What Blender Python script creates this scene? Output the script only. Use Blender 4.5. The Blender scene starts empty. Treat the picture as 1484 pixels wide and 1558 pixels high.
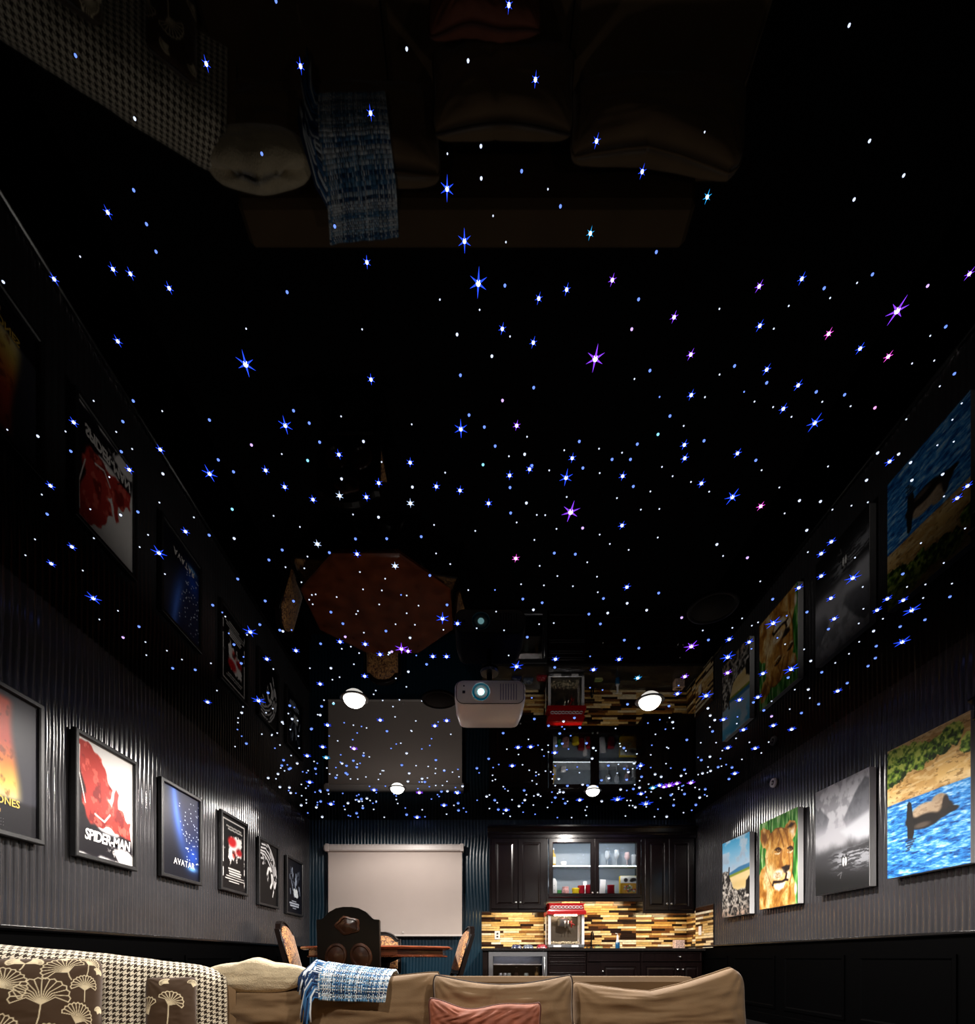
import bpy, math, random
import numpy as np
from mathutils import Vector, noise

R = random.Random(7)
SC = bpy.context.scene
COL = SC.collection
PI = math.pi

# ---------------------------------------------------------------- camera
F = 770.0                      # focal length in pixels of the 1484 x 1558 frame
CX, CY = 725.0, 1458.0         # vanishing point of the room's long axis
CAMZ = 0.78
cd = bpy.data.cameras.new('camera')
cam = bpy.data.objects.new('camera', cd)
COL.objects.link(cam)
cam.location = (0, 0, CAMZ)
cam.rotation_euler = (PI / 2, 0, 0)
cd.sensor_fit = 'VERTICAL'
cd.sensor_height = 36.0
cd.sensor_width = 36.0
cd.lens = 36.0 * F / 1558.0
cd.shift_x = (742 - CX) / 1558.0
cd.shift_y = (CY - 779) / 1558.0
cd.clip_start = 0.02
SC.camera = cam

# ---------------------------------------------------------------- world, exposure
w = bpy.data.worlds.new('world')
SC.world = w
w.use_nodes = True
w.node_tree.nodes['Background'].inputs[0].default_value = (0.5, 0.6, 1.0, 1)
w.node_tree.nodes['Background'].inputs[1].default_value = 0.0
SC.view_settings.view_transform = 'Standard'
SC.view_settings.look = 'None'
SC.view_settings.exposure = 0.0
SC.view_settings.gamma = 1.0
SC.view_settings.use_curve_mapping = False

LAMP_W = 600.0                 # the pair over the sofa
LAMP_BACK_W = 150.0            # the pair by the screen and the kitchen
LAMP_REAR_W = 190.0            # the pair just above and behind the camera's view
LAMP_COL = (1.0, 0.93, 0.86)

# ---------------------------------------------------------------- room dimensions (metres)
XL, XR, YF, YB, H = -2.77, 3.50, -2.2, 8.40, 3.08
RAIL = 0.975

def wx(px, Y): return (px - CX) * Y / F
def wz(py, Y): return CAMZ + (CY - py) * Y / F
def cy_(py): return (H - CAMZ) * F / (CY - py)        # depth of a ceiling point seen at image row py

# ---------------------------------------------------------------- helpers
def lin(c):
    if isinstance(c, str):
        c = c.lstrip('#')
        c = tuple(int(c[i:i + 2], 16) / 255 for i in (0, 2, 4))
    return tuple(x / 12.92 if x <= 0.04045 else ((x + 0.055) / 1.055) ** 2.4 for x in c[:3])

def mat(name, color, rough=0.5, metal=0.0, spec=0.5, coat=0.0, emis=None, estr=0.0, var=0.0, vscale=8.0,
        bump=0.0, bscale=60.0, attr=False, sheen=0.0, trans=0.0, ior=1.5, stretch=None):
    m = bpy.data.materials.new(name)
    m.use_nodes = True
    nt = m.node_tree
    b = nt.nodes['Principled BSDF']
    c = lin(color) if isinstance(color, str) else color
    b.inputs['Base Color'].default_value = (*c, 1)
    b.inputs['Roughness'].default_value = rough
    b.inputs['Metallic'].default_value = metal
    b.inputs['Specular IOR Level'].default_value = spec
    b.inputs['Coat Weight'].default_value = coat
    b.inputs['Coat Roughness'].default_value = 0.15
    b.inputs['Sheen Weight'].default_value = sheen
    b.inputs['Transmission Weight'].default_value = trans
    b.inputs['IOR'].default_value = ior
    if emis is not None:
        b.inputs['Emission Color'].default_value = (*emis, 1)
        b.inputs['Emission Strength'].default_value = estr
    if var > 0 or bump > 0:
        tc = nt.nodes.new('ShaderNodeTexCoord')
        mp = nt.nodes.new('ShaderNodeMapping')
        nt.links.new(tc.outputs['Object'], mp.inputs[0])
        if stretch: mp.inputs['Scale'].default_value = stretch
    if var > 0:
        n = nt.nodes.new('ShaderNodeTexNoise')
        n.inputs['Scale'].default_value = vscale
        n.inputs['Detail'].default_value = 4
        nt.links.new(mp.outputs[0], n.inputs['Vector'])
        r = nt.nodes.new('ShaderNodeValToRGB')
        r.color_ramp.elements[0].position = 0.3
        r.color_ramp.elements[1].position = 0.7
        r.color_ramp.elements[0].color = (*[x * (1 - var) for x in c], 1)
        r.color_ramp.elements[1].color = (*[min(1, x * (1 + var)) for x in c], 1)
        nt.links.new(n.outputs[0], r.inputs[0])
        nt.links.new(r.outputs[0], b.inputs['Base Color'])
    if bump > 0:
        n2 = nt.nodes.new('ShaderNodeTexNoise')
        n2.inputs['Scale'].default_value = bscale
        n2.inputs['Detail'].default_value = 3
        nt.links.new(mp.outputs[0], n2.inputs['Vector'])
        bp = nt.nodes.new('ShaderNodeBump')
        bp.inputs['Strength'].default_value = bump
        bp.inputs['Distance'].default_value = 0.01
        nt.links.new(n2.outputs[0], bp.inputs['Height'])
        nt.links.new(bp.outputs[0], b.inputs['Normal'])
    if attr:
        a = nt.nodes.new('ShaderNodeAttribute')
        a.attribute_name = 'Col'
        nt.links.new(a.outputs['Color'], b.inputs['Base Color'])
    return m

def emat(name, color, strength, sample=True):
    m = bpy.data.materials.new(name)
    m.use_nodes = True
    nt = m.node_tree
    nt.nodes.clear()
    e = nt.nodes.new('ShaderNodeEmission')
    e.inputs[0].default_value = (*color, 1)
    e.inputs[1].default_value = strength
    o = nt.nodes.new('ShaderNodeOutputMaterial')
    nt.links.new(e.outputs[0], o.inputs[0])
    if not sample: m.cycles.emission_sampling = 'NONE'
    return m

class MB:
    """collects faces, builds one mesh object"""
    def __init__(s): s.v = []; s.f = []; s.mi = []; s.cur = 0
    def add(s, vs, fs):
        o = len(s.v); s.v += [tuple(p) for p in vs]
        s.f += [tuple(i + o for i in q) for q in fs]; s.mi += [s.cur] * len(fs)
        return s
    def box(s, x0, x1, y0, y1, z0, z1, b=0.0):
        if b <= 0:
            vs = [(x, y, z) for z in (z0, z1) for y in (y0, y1) for x in (x0, x1)]
            return s.add(vs, [(0, 2, 3, 1), (4, 5, 7, 6), (0, 1, 5, 4), (2, 6, 7, 3), (0, 4, 6, 2), (1, 3, 7, 5)])
        # chamfered box: three rectangles per axis
        b = min(b, (x1 - x0) * .45, (y1 - y0) * .45, (z1 - z0) * .45)
        vs = []; idx = {}
        X = (x0, x1); Y = (y0, y1); Z = (z0, z1)
        for i in (0, 1):
            for j in (0, 1):
                for k in (0, 1):
                    sx, sy, sz = 1 - 2 * i, 1 - 2 * j, 1 - 2 * k
                    for a in range(3):
                        p = [X[i] + sx * b, Y[j] + sy * b, Z[k] + sz * b]
                        p[a] = (X[i], Y[j], Z[k])[a]
                        idx[i, j, k, a] = len(vs); vs.append(p)
        fs = []
        for a in range(3):
            for e in (0, 1):
                q = []
                for (u, v) in ((0, 0), (1, 0), (1, 1), (0, 1)):
                    t = [0, 0, 0]; t[a] = e; t[(a + 1) % 3] = u; t[(a + 2) % 3] = v
                    q.append(idx[t[0], t[1], t[2], a])
                fs.append(q if e else q[::-1])
        for a in range(3):      # edges along axis a
            b1, b2 = (a + 1) % 3, (a + 2) % 3
            for u in (0, 1):
                for v in (0, 1):
                    t0 = [0, 0, 0]; t1 = [0, 0, 0]
                    t0[a] = 0; t1[a] = 1
                    for t in (t0, t1): t[b1] = u; t[b2] = v
                    q = [idx[(*t0, b1)], idx[(*t1, b1)], idx[(*t1, b2)], idx[(*t0, b2)]]
                    fs.append(q if u == v else q[::-1])
        for i in (0, 1):
            for j in (0, 1):
                for k in (0, 1):
                    q = [idx[i, j, k, 0], idx[i, j, k, 1], idx[i, j, k, 2]]
                    fs.append(q if (i + j + k) % 2 else q[::-1])
        return s.add(vs, fs)
    def tube(s, pts, r, n=8, cap=True, closed=False):
        pts = [Vector(p) for p in pts]; m = len(pts)
        rs = r if isinstance(r, (list, tuple)) else [r] * m
        vs = []; fs = []
        up = None
        for i, p in enumerate(pts):
            if closed: d = (pts[(i + 1) % m] - pts[i - 1])
            else: d = (pts[min(i + 1, m - 1)] - pts[max(i - 1, 0)])
            d = d.normalized() if d.length > 1e-9 else Vector((0, 0, 1))
            if up is None: up = Vector((0, 0, 1)) if abs(d.z) < .9 else Vector((1, 0, 0))
            a = d.cross(up)
            if a.length < 1e-6: a = d.cross(Vector((1, 0.3, 0.1)))
            a.normalize(); bb = a.cross(d).normalized(); up = bb
            for k in range(n):
                t = 2 * PI * k / n
                vs.append(p + (a * math.cos(t) + bb * math.sin(t)) * rs[i])
        for i in range(m if closed else m - 1):
            j = (i + 1) % m
            for k in range(n):
                l = (k + 1) % n
                fs.append((i * n + k, i * n + l, j * n + l, j * n + k))
        if cap and not closed:
            fs.append(tuple(range(n))[::-1]); fs.append(tuple((m - 1) * n + k for k in range(n)))
        return s.add(vs, fs)
    def lathe(s, prof, n=24, c=(0, 0, 0), ax='z', cap=True):
        vs = []; fs = []; m = len(prof)
        for (r, h) in prof:
            for k in range(n):
                t = 2 * PI * k / n
                u, v = r * math.cos(t), r * math.sin(t)
                p = (u, v, h) if ax == 'z' else ((u, h, v) if ax == 'y' else (h, u, v))
                vs.append((p[0] + c[0], p[1] + c[1], p[2] + c[2]))
        for i in range(m - 1):
            for k in range(n):
                l = (k + 1) % n
                fs.append((i * n + k, i * n + l, (i + 1) * n + l, (i + 1) * n + k))
        if cap:
            fs.append(tuple(range(n))[::-1]); fs.append(tuple((m - 1) * n + k for k in range(n)))
        return s.add(vs, fs)
    def prism(s, poly, y0, y1, plane='xz'):
        n = len(poly)
        def P(u, v, d): return {'xz': (u, d, v), 'xy': (u, v, d), 'yz': (d, u, v)}[plane]
        vs = [P(u, v, y0) for u, v in poly] + [P(u, v, y1) for u, v in poly]
        fs = [tuple(range(n)), tuple(range(2 * n - 1, n - 1, -1))]
        for k in range(n):
            l = (k + 1) % n
            fs.append((k, k + n, l + n, l))
        return s.add(vs, fs)
    def panel(s, w, h, prof, c=(0, 0, 0)):
        """rectangle in xz (centre c) built from loops (inset, y); last loop capped"""
        vs = []; fs = []
        for (ins, y) in prof:
            a, b = w / 2 - ins, h / 2 - ins
            vs += [(c[0] - a, c[1] + y, c[2] - b), (c[0] + a, c[1] + y, c[2] - b), (c[0] + a, c[1] + y, c[2] + b), (c[0] - a, c[1] + y, c[2] + b)]
        for i in range(len(prof) - 1):
            for k in range(4):
                l = (k + 1) % 4
                fs.append((i * 4 + k, i * 4 + l, i * 4 + 4 + l, i * 4 + 4 + k))
        q = (len(prof) - 1) * 4
        fs.append((q, q + 1, q + 2, q + 3)); fs.append((3, 2, 1, 0))
        return s.add(vs, fs)
    def frame(s, w, h, prof, c=(0, 0, 0)):
        """rectangular ring in xz: closed profile of (inset, y)"""
        vs = []; fs = []; m = len(prof)
        for (ins, y) in prof:
            a, b = w / 2 - ins, h / 2 - ins
            vs += [(c[0] - a, c[1] + y, c[2] - b), (c[0] + a, c[1] + y, c[2] - b), (c[0] + a, c[1] + y, c[2] + b), (c[0] - a, c[1] + y, c[2] + b)]
        for i in range(m):
            j = (i + 1) % m
            for k in range(4):
                l = (k + 1) % 4
                fs.append((i * 4 + k, i * 4 + l, j * 4 + l, j * 4 + k))
        return s.add(vs, fs)
    def mesh(s, name, mats, smooth=False):
        me = bpy.data.meshes.new(name)
        me.from_pydata(s.v, [], s.f)
        for m in (mats if isinstance(mats, (list, tuple)) else [mats]): me.materials.append(m)
        if len(me.materials) > 1: me.polygons.foreach_set('material_index', s.mi)
        if smooth: me.polygons.foreach_set('use_smooth', [True] * len(me.polygons))
        me.update()
        return me
    def build(s, name, mats, parent=None, smooth=False, loc=None, rot=None):
        return link(name, s.mesh(name, mats, smooth), parent, loc, rot)

def link(name, me, parent=None, loc=None, rot=None):
    o = bpy.data.objects.new(name, me)
    COL.objects.link(o)
    if parent: o.parent = parent
    if loc: o.location = loc
    if rot: o.rotation_euler = rot
    return o

def tag(o, label=None, cat=None, group=None, kind=None):
    if label: o['label'] = label
    if cat: o['category'] = cat
    if group: o['group'] = group
    if kind: o['kind'] = kind
    return o

def thing(name, label, cat, loc=(0, 0, 0), rot=(0, 0, 0), group=None):
    o = bpy.data.objects.new(name, None)
    o.empty_display_size = 0.05
    COL.objects.link(o)
    o.location = loc; o.rotation_euler = rot
    return tag(o, label, cat, group)

def autosmooth(o, ang=0.7):
    me = o.data
    me.polygons.foreach_set('use_smooth', [True] * len(me.polygons))
    me.set_sharp_from_angle(angle=ang)
    return o

def gridmesh(name, P, mats, cols=None, smooth=True, keep=None, uv=False):
    """P: (m, n, 3) array -> mesh of quads, optional per-vertex linear colour and face mask"""
    m, n = P.shape[:2]
    i, j = np.meshgrid(np.arange(m - 1), np.arange(n - 1), indexing='ij')
    q = np.stack([i * n + j, i * n + j + 1, (i + 1) * n + j + 1, (i + 1) * n + j], -1).reshape(-1, 4)
    if keep is not None: q = q[keep.reshape(-1)]
    me = bpy.data.meshes.new(name)
    me.vertices.add(m * n)
    me.vertices.foreach_set('co', P.reshape(-1).astype(np.float32))
    me.loops.add(len(q) * 4)
    me.loops.foreach_set('vertex_index', q.reshape(-1).astype(np.int32))
    me.polygons.add(len(q))
    me.polygons.foreach_set('loop_start', np.arange(0, len(q) * 4, 4, dtype=np.int32))
    me.polygons.foreach_set('loop_total', np.full(len(q), 4, dtype=np.int32))
    if smooth: me.polygons.foreach_set('use_smooth', np.ones(len(q), dtype=bool))
    for mm in (mats if isinstance(mats, (list, tuple)) else [mats]): me.materials.append(mm)
    me.update(calc_edges=True)
    if uv:
        ul = me.uv_layers.new(name='UVMap')
        uvs = np.stack([(q // n) / (m - 1), (q % n) / (n - 1)], -1).reshape(-1)
        ul.data.foreach_set('uv', uvs.astype(np.float32))
    if cols is not None:
        a = me.color_attributes.new('Col', 'FLOAT_COLOR', 'POINT')
        c4 = np.ones((m * n, 4), np.float32); c4[:, :3] = cols.reshape(-1, 3)
        a.data.foreach_set('color', c4.reshape(-1))
    me.validate()
    return me

def vnoise(u, v, s, seed=0):
    """smooth value noise on numpy arrays"""
    rs = np.random.RandomState(seed); T = rs.rand(64, 64)
    x, y = u * s, v * s
    xi, yi = np.floor(x).astype(int), np.floor(y).astype(int)
    fx, fy = x - xi, y - yi
    fx = fx * fx * (3 - 2 * fx); fy = fy * fy * (3 - 2 * fy)
    g = lambda a, b: T[a % 64, b % 64]
    return (g(xi, yi) * (1 - fx) + g(xi + 1, yi) * fx) * (1 - fy) + (g(xi, yi + 1) * (1 - fx) + g(xi + 1, yi + 1) * fx) * fy

def fbm(u, v, s, seed=0, o=4):
    t = 0; a = 1; n = 0
    for k in range(o):
        t = t + a * vnoise(u, v, s * 2 ** k, seed + k); n += a; a *= .5
    return t / n

def sstep(a, b, x):
    t = np.clip((x - a) / (b - a), 0, 1)
    return t * t * (3 - 2 * t)

class Pic:
    """flat print: an array of display colours in 0..1 picture coordinates (u right, v down)"""
    def __init__(s, W, Hh, bg='#000000'):
        s.W, s.H = W, Hh
        s.u, s.v = np.meshgrid((np.arange(W) + .5) / W, (np.arange(Hh) + .5) / Hh)
        s.asp = Hh / W
        s.a = np.zeros((Hh, W, 3)) + np.array(s.c(bg))
    def c(s, c): return tuple(int(c[i:i + 2], 16) / 255 for i in (1, 3, 5)) if isinstance(c, str) else c
    def put(s, m, c):
        m = np.clip(m, 0, 1)[..., None]
        c = np.array(s.c(c)) if not isinstance(c, np.ndarray) else c
        s.a = s.a * (1 - m) + c * m
    def ramp(s, stops, t):
        xs = [q[0] for q in stops]; cs = np.array([s.c(q[1]) for q in stops])
        return np.stack([np.interp(t, xs, cs[:, k]) for k in range(3)], -1)
    def poly(s, pts, c, soft=.006, wob=0, ws=20, seed=0):
        u, v = s.u, s.v
        if wob:
            u = u + (vnoise(s.u, s.v, ws, seed) - .5) * wob; v = v + (vnoise(s.u, s.v, ws, seed + 9) - .5) * wob
        ins = np.zeros_like(u, bool); d = np.full_like(u, 9.0)
        n = len(pts)
        for k in range(n):
            (x0, y0), (x1, y1) = pts[k], pts[(k + 1) % n]
            cond = ((y0 > v) != (y1 > v))
            with np.errstate(divide='ignore', invalid='ignore'):
                xi = (x1 - x0) * (v - y0) / (y1 - y0 if y1 != y0 else 1e-9) + x0
            ins ^= cond & (u < xi)
            ex, ey = x1 - x0, y1 - y0
            t = np.clip(((u - x0) * ex + (v - y0) * ey) / (ex * ex + ey * ey + 1e-12), 0, 1)
            d = np.minimum(d, np.hypot(u - x0 - t * ex, (v - y0 - t * ey)))
        sd = np.where(ins, d, -d)
        s.put(sstep(-soft, soft, sd), c)
    def ell(s, x, y, rx, ry, c, soft=.15, rot=0, amt=1):
        du, dv = s.u - x, s.v - y
        if rot:
            dv = dv * s.asp
            du, dv = du * math.cos(rot) + dv * math.sin(rot), (-du * math.sin(rot) + dv * math.cos(rot)) / s.asp
        r = np.hypot(du / rx, dv / ry)
        s.put((1 - sstep(1 - soft, 1 + soft, r)) * amt, c)
    def line(s, pts, wd, c, amt=1, soft=.4):
        d = np.full_like(s.u, 9.0)
        for (x0, y0), (x1, y1) in zip(pts[:-1], pts[1:]):
            ex, ey = x1 - x0, (y1 - y0) * s.asp
            t = np.clip(((s.u - x0) * ex + (s.v - y0) * s.asp * ey) / (ex * ex + ey * ey + 1e-12), 0, 1)
            d = np.minimum(d, np.hypot(s.u - x0 - t * ex, (s.v - y0) * s.asp - t * ey))
        s.put((1 - sstep(wd * (1 - soft), wd * (1 + soft), d)) * amt, c)
    def linear(s):
        a = np.clip(s.a, 0, 1)
        return np.where(a <= .04045, a / 12.92, ((a + .055) / 1.055) ** 2.4)
# ================================================================ materials
M = {}
M['ceiling'] = mat('black_gloss_film', (0.0004, 0.0004, 0.0006), rough=0.02, spec=0.5, ior=1.20)
M['wall'] = mat('charcoal_ribbed_wallcovering', (0.034, 0.033, 0.036), rough=0.17, spec=0.7, var=0.12, vscale=3)
M['teal'] = mat('dark_teal_ribbed_panel', (0.004, 0.021, 0.037), rough=0.3, spec=0.5, var=0.1, vscale=3)
M['wains'] = mat('black_wainscot_paint', (0.0004, 0.0004, 0.0005), rough=0.6, spec=0.02)
M['rail'] = mat('black_rail_gloss', (0.004, 0.004, 0.0045), rough=0.22)
M['floor'] = mat('dark_carpet', (0.005, 0.0045, 0.005), rough=0.95, spec=0.1, var=0.3, vscale=40, bump=0.3, bscale=220)
M['espresso'] = mat('espresso_wood', (0.0055, 0.0026, 0.0026), rough=0.26, spec=0.45, coat=0.12, var=0.25, vscale=6, stretch=(6, 6, 0.6))
M['blackmetal'] = mat('black_metal', (0.006, 0.006, 0.006), rough=0.35)
M['steel'] = mat('brushed_steel', (0.42, 0.43, 0.46), rough=0.32, metal=1.0, var=0.08, vscale=30, stretch=(1, 1, 20))
M['chrome'] = mat('chrome', (0.8, 0.8, 0.8), rough=0.28, metal=1.0)
M['whiteplastic'] = mat('white_plastic', (0.88, 0.87, 0.87), rough=0.35)
M['glass'] = None

def glassmat(name, rough=0.02, tint=(1, 1, 1), amt=0.06):
    m = bpy.data.materials.new(name); m.use_nodes = True
    nt = m.node_tree; nt.nodes.clear()
    t = nt.nodes.new('ShaderNodeBsdfTransparent'); t.inputs[0].default_value = (*tint, 1)
    g = nt.nodes.new('ShaderNodeBsdfGlossy'); g.inputs['Roughness'].default_value = rough
    fr = nt.nodes.new('ShaderNodeFresnel'); fr.inputs[0].default_value = 1.45
    mx = nt.nodes.new('ShaderNodeMixShader'); o = nt.nodes.new('ShaderNodeOutputMaterial')
    nt.links.new(fr.outputs[0], mx.inputs[0]); nt.links.new(t.outputs[0], mx.inputs[1]); nt.links.new(g.outputs[0], mx.inputs[2])
    nt.links.new(mx.outputs[0], o.inputs[0])
    return m
M['glass'] = glassmat('clear_glass')
M['smokeglass'] = glassmat('smoked_glass', tint=(0.7, 0.7, 0.72))

# ================================================================ room shell
def struct(o): return tag(o, kind='structure')

fl = MB().box(XL - .1, XR + .1, YF, YB + .1, -0.08, 0).build('floor', M['floor']); struct(fl)
ceil = MB().box(XL - .1, XR + .1, YF, YB + .1, H, H + 0.08).build('ceiling', M['ceiling']); struct(ceil)
tag(ceil, 'glossy black stretch ceiling studded with tiny star lights')

def ribbed(name, a0, a1, z0, z1, place, m, period=0.054, depth=0.011, seed=0, rows=34, spp=8):
    n = int((a1 - a0) / period) * spp + 1
    a = np.linspace(a0, a1, n); z = np.linspace(z0, z1, rows)
    A, Z = np.meshgrid(a, z, indexing='ij')
    ph = (vnoise(A * .9 + 7, Z * 1.7, 1.0, seed) - .5) * 0.030 + (vnoise(A * 1.3 + 3, Z * 3.6, 1.0, seed + 5) - .5) * 0.016
    t = (A + ph) / period
    h = depth * (np.abs(np.sin(PI * t)) ** 0.7 - 1)
    P = np.stack(place(A, Z, h), -1)
    o = link(name, gridmesh(name, P, m))
    return struct(o)

wl = ribbed('wall_left', YF, YB, RAIL, H, lambda A, Z, h: (XL + h, A, Z), M['wall'], seed=1)
wr = ribbed('wall_right', YF, YB, RAIL, H, lambda A, Z, h: (XR - h, A, Z), M['wall'], seed=21)
for me in (wr.data,): me.flip_normals()
wb = ribbed('wall_back', XL, XR, 0.0, H, lambda A, Z, h: (A, YB - h, Z), M['teal'], seed=41)
struct(MB().box(XL - .1, XR + .1, YF - .1, YF, 0, H).build('wall_front', M['wains']))
# black lower walls with flat panels and a projecting rail
for side, x, sg in (('left', XL, 1), ('right', XR, -1)):
    b = MB()
    b.box(min(x - sg * .1, x + sg * .004), max(x - sg * .1, x + sg * .004), YF, YB, 0, RAIL - .03)
    wn = struct(b.build('wall_%s_lower' % side, M['wains']))
    k = 0
    y = YF + .25
    while y < YB - .9:
        q = MB().panel(.95, .62, [(0, 0), (0, -.012), (.03, -.012), (.045, -.004), (.06, -.004)])
        p = q.build('panel', M['wains'], wn, loc=(x + sg * .004, y + .5, .5), rot=(0, 0, sg * PI / 2))
        y += 1.12
    r = MB().prism([(0, 0), (.022, .004), (.034, .016), (.034, .03), (.026, .036), (0, .036)], YF, YB, 'xz')
    r.v = [(x + sg * p[0], p[1], RAIL - .034 + p[2]) for p in r.v]
    struct(r.build('trim_1' if side == 'left' else 'trim_2', M['rail']))
    bb = MB().box(min(x, x + sg * .022), max(x, x + sg * .022), YF, YB, 0, .12, .004)
    struct(bb.build('baseboard_' + side, M['wains']))

# ================================================================ star lights in the ceiling
def star_list():
    L = []
    def reg(ox, oy, s, txt):
        for q in txt.split():
            x, y, c, k = q.split(',')
            L.append((ox + float(x) * s, oy + float(y) * s, int(c), k))
    reg(0, 0, .5, "230,168,1,b 628,193,2,b 915,200,2,b 1128,343,2,b 1238,148,1,w 1425,184,1,w 410,360,1,w 797,467,1,b 407,578,1,b 328,645,2,b 446,681,1,b 475,765,1,b 165,848,2,b 344,818,2,b 397,832,2,b 515,876,2,b 244,780,0,w 1019,688,1,b 1117,797,2,b 874,888,1,b 1339,911,0,w 1362,467,0,w 1464,444,1,w 1465,542,1,w 1361,573,3,b 1414,732,3,b 1456,860,4,b 1460,942,0,w 10,857,1,w 840,2,1,b")
    reg(742, 0, .5, "65,14,2,b 146,241,2,b 332,428,2,b 471,521,2,b 669,598,2,c 1101,76,1,w 661,401,0,w 1163,428,1,w 1267,533,1,w 1116,606,1,w 104,520,1,b 222,627,1,b 184,575,0,w 17,656,0,w 56,736,0,w 313,709,2,c 514,766,1,b 380,851,2,v 53,868,1,b 156,907,2,b 241,880,2,b 460,910,1,b 568,964,2,v 827,870,2,v 957,847,2,b 1025,876,1,b 1125,860,0,w 1172,834,1,b 1340,869,1,v 1467,832,2,v 1247,944,4,v 706,939,0,w 917,930,0,w 1043,906,0,w 1395,993,1,b 829,990,2,b")
    s = 500 / 1484
    reg(0, 400, s, "532,352,2,b 1110,455,4,b 1112,296,0,w 602,622,1,b 423,622,0,w 733,668,0,w 946,708,1,b 333,718,2,b 555,715,1,b 33,752,0,w 171,781,1,w 296,760,0,w 525,762,0,w 320,849,1,b 548,851,1,b 597,839,0,w 724,841,2,b 1289,732,3,b 1326,666,1,b 1397,722,1,b 1444,808,1,b 1136,821,1,v 584,932,2,b 736,951,1,w 947,950,3,b 986,888,1,b 1055,942,1,b 1200,935,2,b 1390,891,1,c 1273,862,0,w 228,1004,2,b 189,1045,0,w 494,966,0,w 1286,1010,2,b 1414,1067,2,b 213,1133,1,b 408,1111,0,w 545,1137,1,w 623,1123,1,b 720,1081,0,w 838,1211,2,b 876,1148,0,w 945,1228,1,b 1049,1111,1,c 1236,1141,0,w 1058,1243,1,w 1355,1191,0,w 158,1247,0,w 424,1242,0,w 325,1280,2,b 669,1227,0,w 631,1282,0,w 115,1319,0,w 718,1307,3,b 232,1356,2,b 374,1388,0,w 745,1404,0,w 1215,1340,1,b 1275,1295,1,b 1434,1268,2,w 1290,1373,0,w 1389,1325,0,w 1375,1378,0,w 1362,1441,0,w 1074,1426,1,b")
    reg(500, 400, s, "785,296,2,b 820,331,0,w 925,358,2,b 1205,430,4,v 1370,298,1,v 581,322,1,w 738,420,1,w 596,506,1,b 192,525,2,b 152,299,0,w 927,562,1,b 1452,485,1,b 1382,523,0,w 786,620,1,v 598,748,3,b 635,686,1,b 704,740,1,b 850,733,2,v 897,784,0,w 753,826,1,b 57,692,0,w 376,728,0,w 158,805,1,w 47,864,2,b 369,900,2,b 240,898,0,w 227,992,2,b 487,1008,2,b 59,974,1,w 50,1050,2,w 171,1056,2,b 379,1011,1,w 370,1084,2,w 527,946,0,w 594,1026,2,b 698,910,1,c 815,872,0,w 886,863,1,w 818,958,2,b 908,930,2,b 919,914,1,b 820,1013,1,b 723,1084,2,b 823,1128,1,b 894,1083,1,w 997,936,0,w 1073,968,3,b 1076,1056,0,w 1094,1122,4,v 1101,880,2,b 1065,845,0,w 1133,805,1,b 1222,838,0,w 1281,886,1,b 1326,856,0,w 1364,886,1,b 1395,817,1,b 1149,925,1,b 1225,948,0,w 1329,961,2,b 1377,1008,1,b 1454,1031,0,w 1303,1061,0,w 1411,1113,0,w 1326,1184,2,b 1148,1196,1,v 1030,1200,0,w 1225,1226,0,w 930,1250,0,w 941,1137,0,w 979,1138,0,w 850,1171,0,w 663,1209,0,w 477,1182,0,w 111,1135,0,w 226,1147,1,w 122,1245,1,b 263,1244,1,b 419,1235,1,b 4,1307,1,b 129,1313,2,b 486,1311,0,w 550,1359,0,w 301,1367,2,w 846,1333,2,p 1020,1309,1,b 1115,1314,1,b 1169,1351,0,w 1271,1268,0,w 1356,1295,0,w 142,1395,0,w 256,1425,0,w 458,1410,1,b 954,1367,0,w 1034,1413,0,w 870,1450,0,w 973,1455,0,w 1104,1459,0,w 1213,1416,0,w 1348,1462,2,b 752,1476,0,b 156,1473,0,w 241,1478,0,w")
    reg(984, 400, s, "575,296,0,w 823,318,2,p 1350,289,1,b 1282,328,0,w 965,385,2,b 1092,421,2,p 398,464,1,b 200,412,2,v 15,484,1,b 543,480,2,b 543,540,1,b 685,551,2,b 767,581,1,b 441,581,0,b 330,503,0,w 202,595,2,b 264,605,0,w 59,604,0,b 895,594,1,b 922,646,0,w 794,626,0,w 488,625,0,w 572,650,0,w 618,657,2,b 655,694,0,w 760,720,3,b 1032,653,1,p 1300,440,0,w 1200,453,0,w 1391,499,1,b 1325,556,0,w 1174,705,0,w 106,690,1,b 168,735,0,w 52,773,1,c 171,820,2,b 173,880,2,b 260,802,1,b 411,858,2,b 494,890,1,b 70,920,0,w 118,962,0,w 520,935,0,w 820,918,0,w 1044,857,1,w 1139,862,1,w 1098,895,2,b 1193,900,1,w 1424,633,0,w 1382,707,0,w 1388,806,0,w 1314,822,0,w 1338,953,1,w 994,980,1,w 1199,980,1,w 1450,1005,2,b 1404,1060,2,b 1344,1053,0,w 248,994,2,b 201,988,0,w 283,1032,0,w 388,1055,3,b 600,1013,0,w 516,1097,2,p 17,1031,0,w 58,1110,0,w 691,1072,1,w 786,1076,1,w 840,1113,0,w 926,1095,0,w 1000,1080,0,w 624,1130,0,w 724,1206,1,w 51,1239,0,w 318,1270,1,w 346,1322,0,w 456,1330,1,v 835,1257,2,b 789,1311,2,b 942,1330,0,w 729,1305,0,w 789,1412,2,b 932,1420,3,b 688,1465,2,b 514,1437,0,w 977,1462,0,w 1240,1264,0,w 1343,1354,0,w 1439,1198,0,w 1158,1403,1,b 1177,1462,0,w 1260,1451,0,w 1380,1447,0,w")
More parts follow.
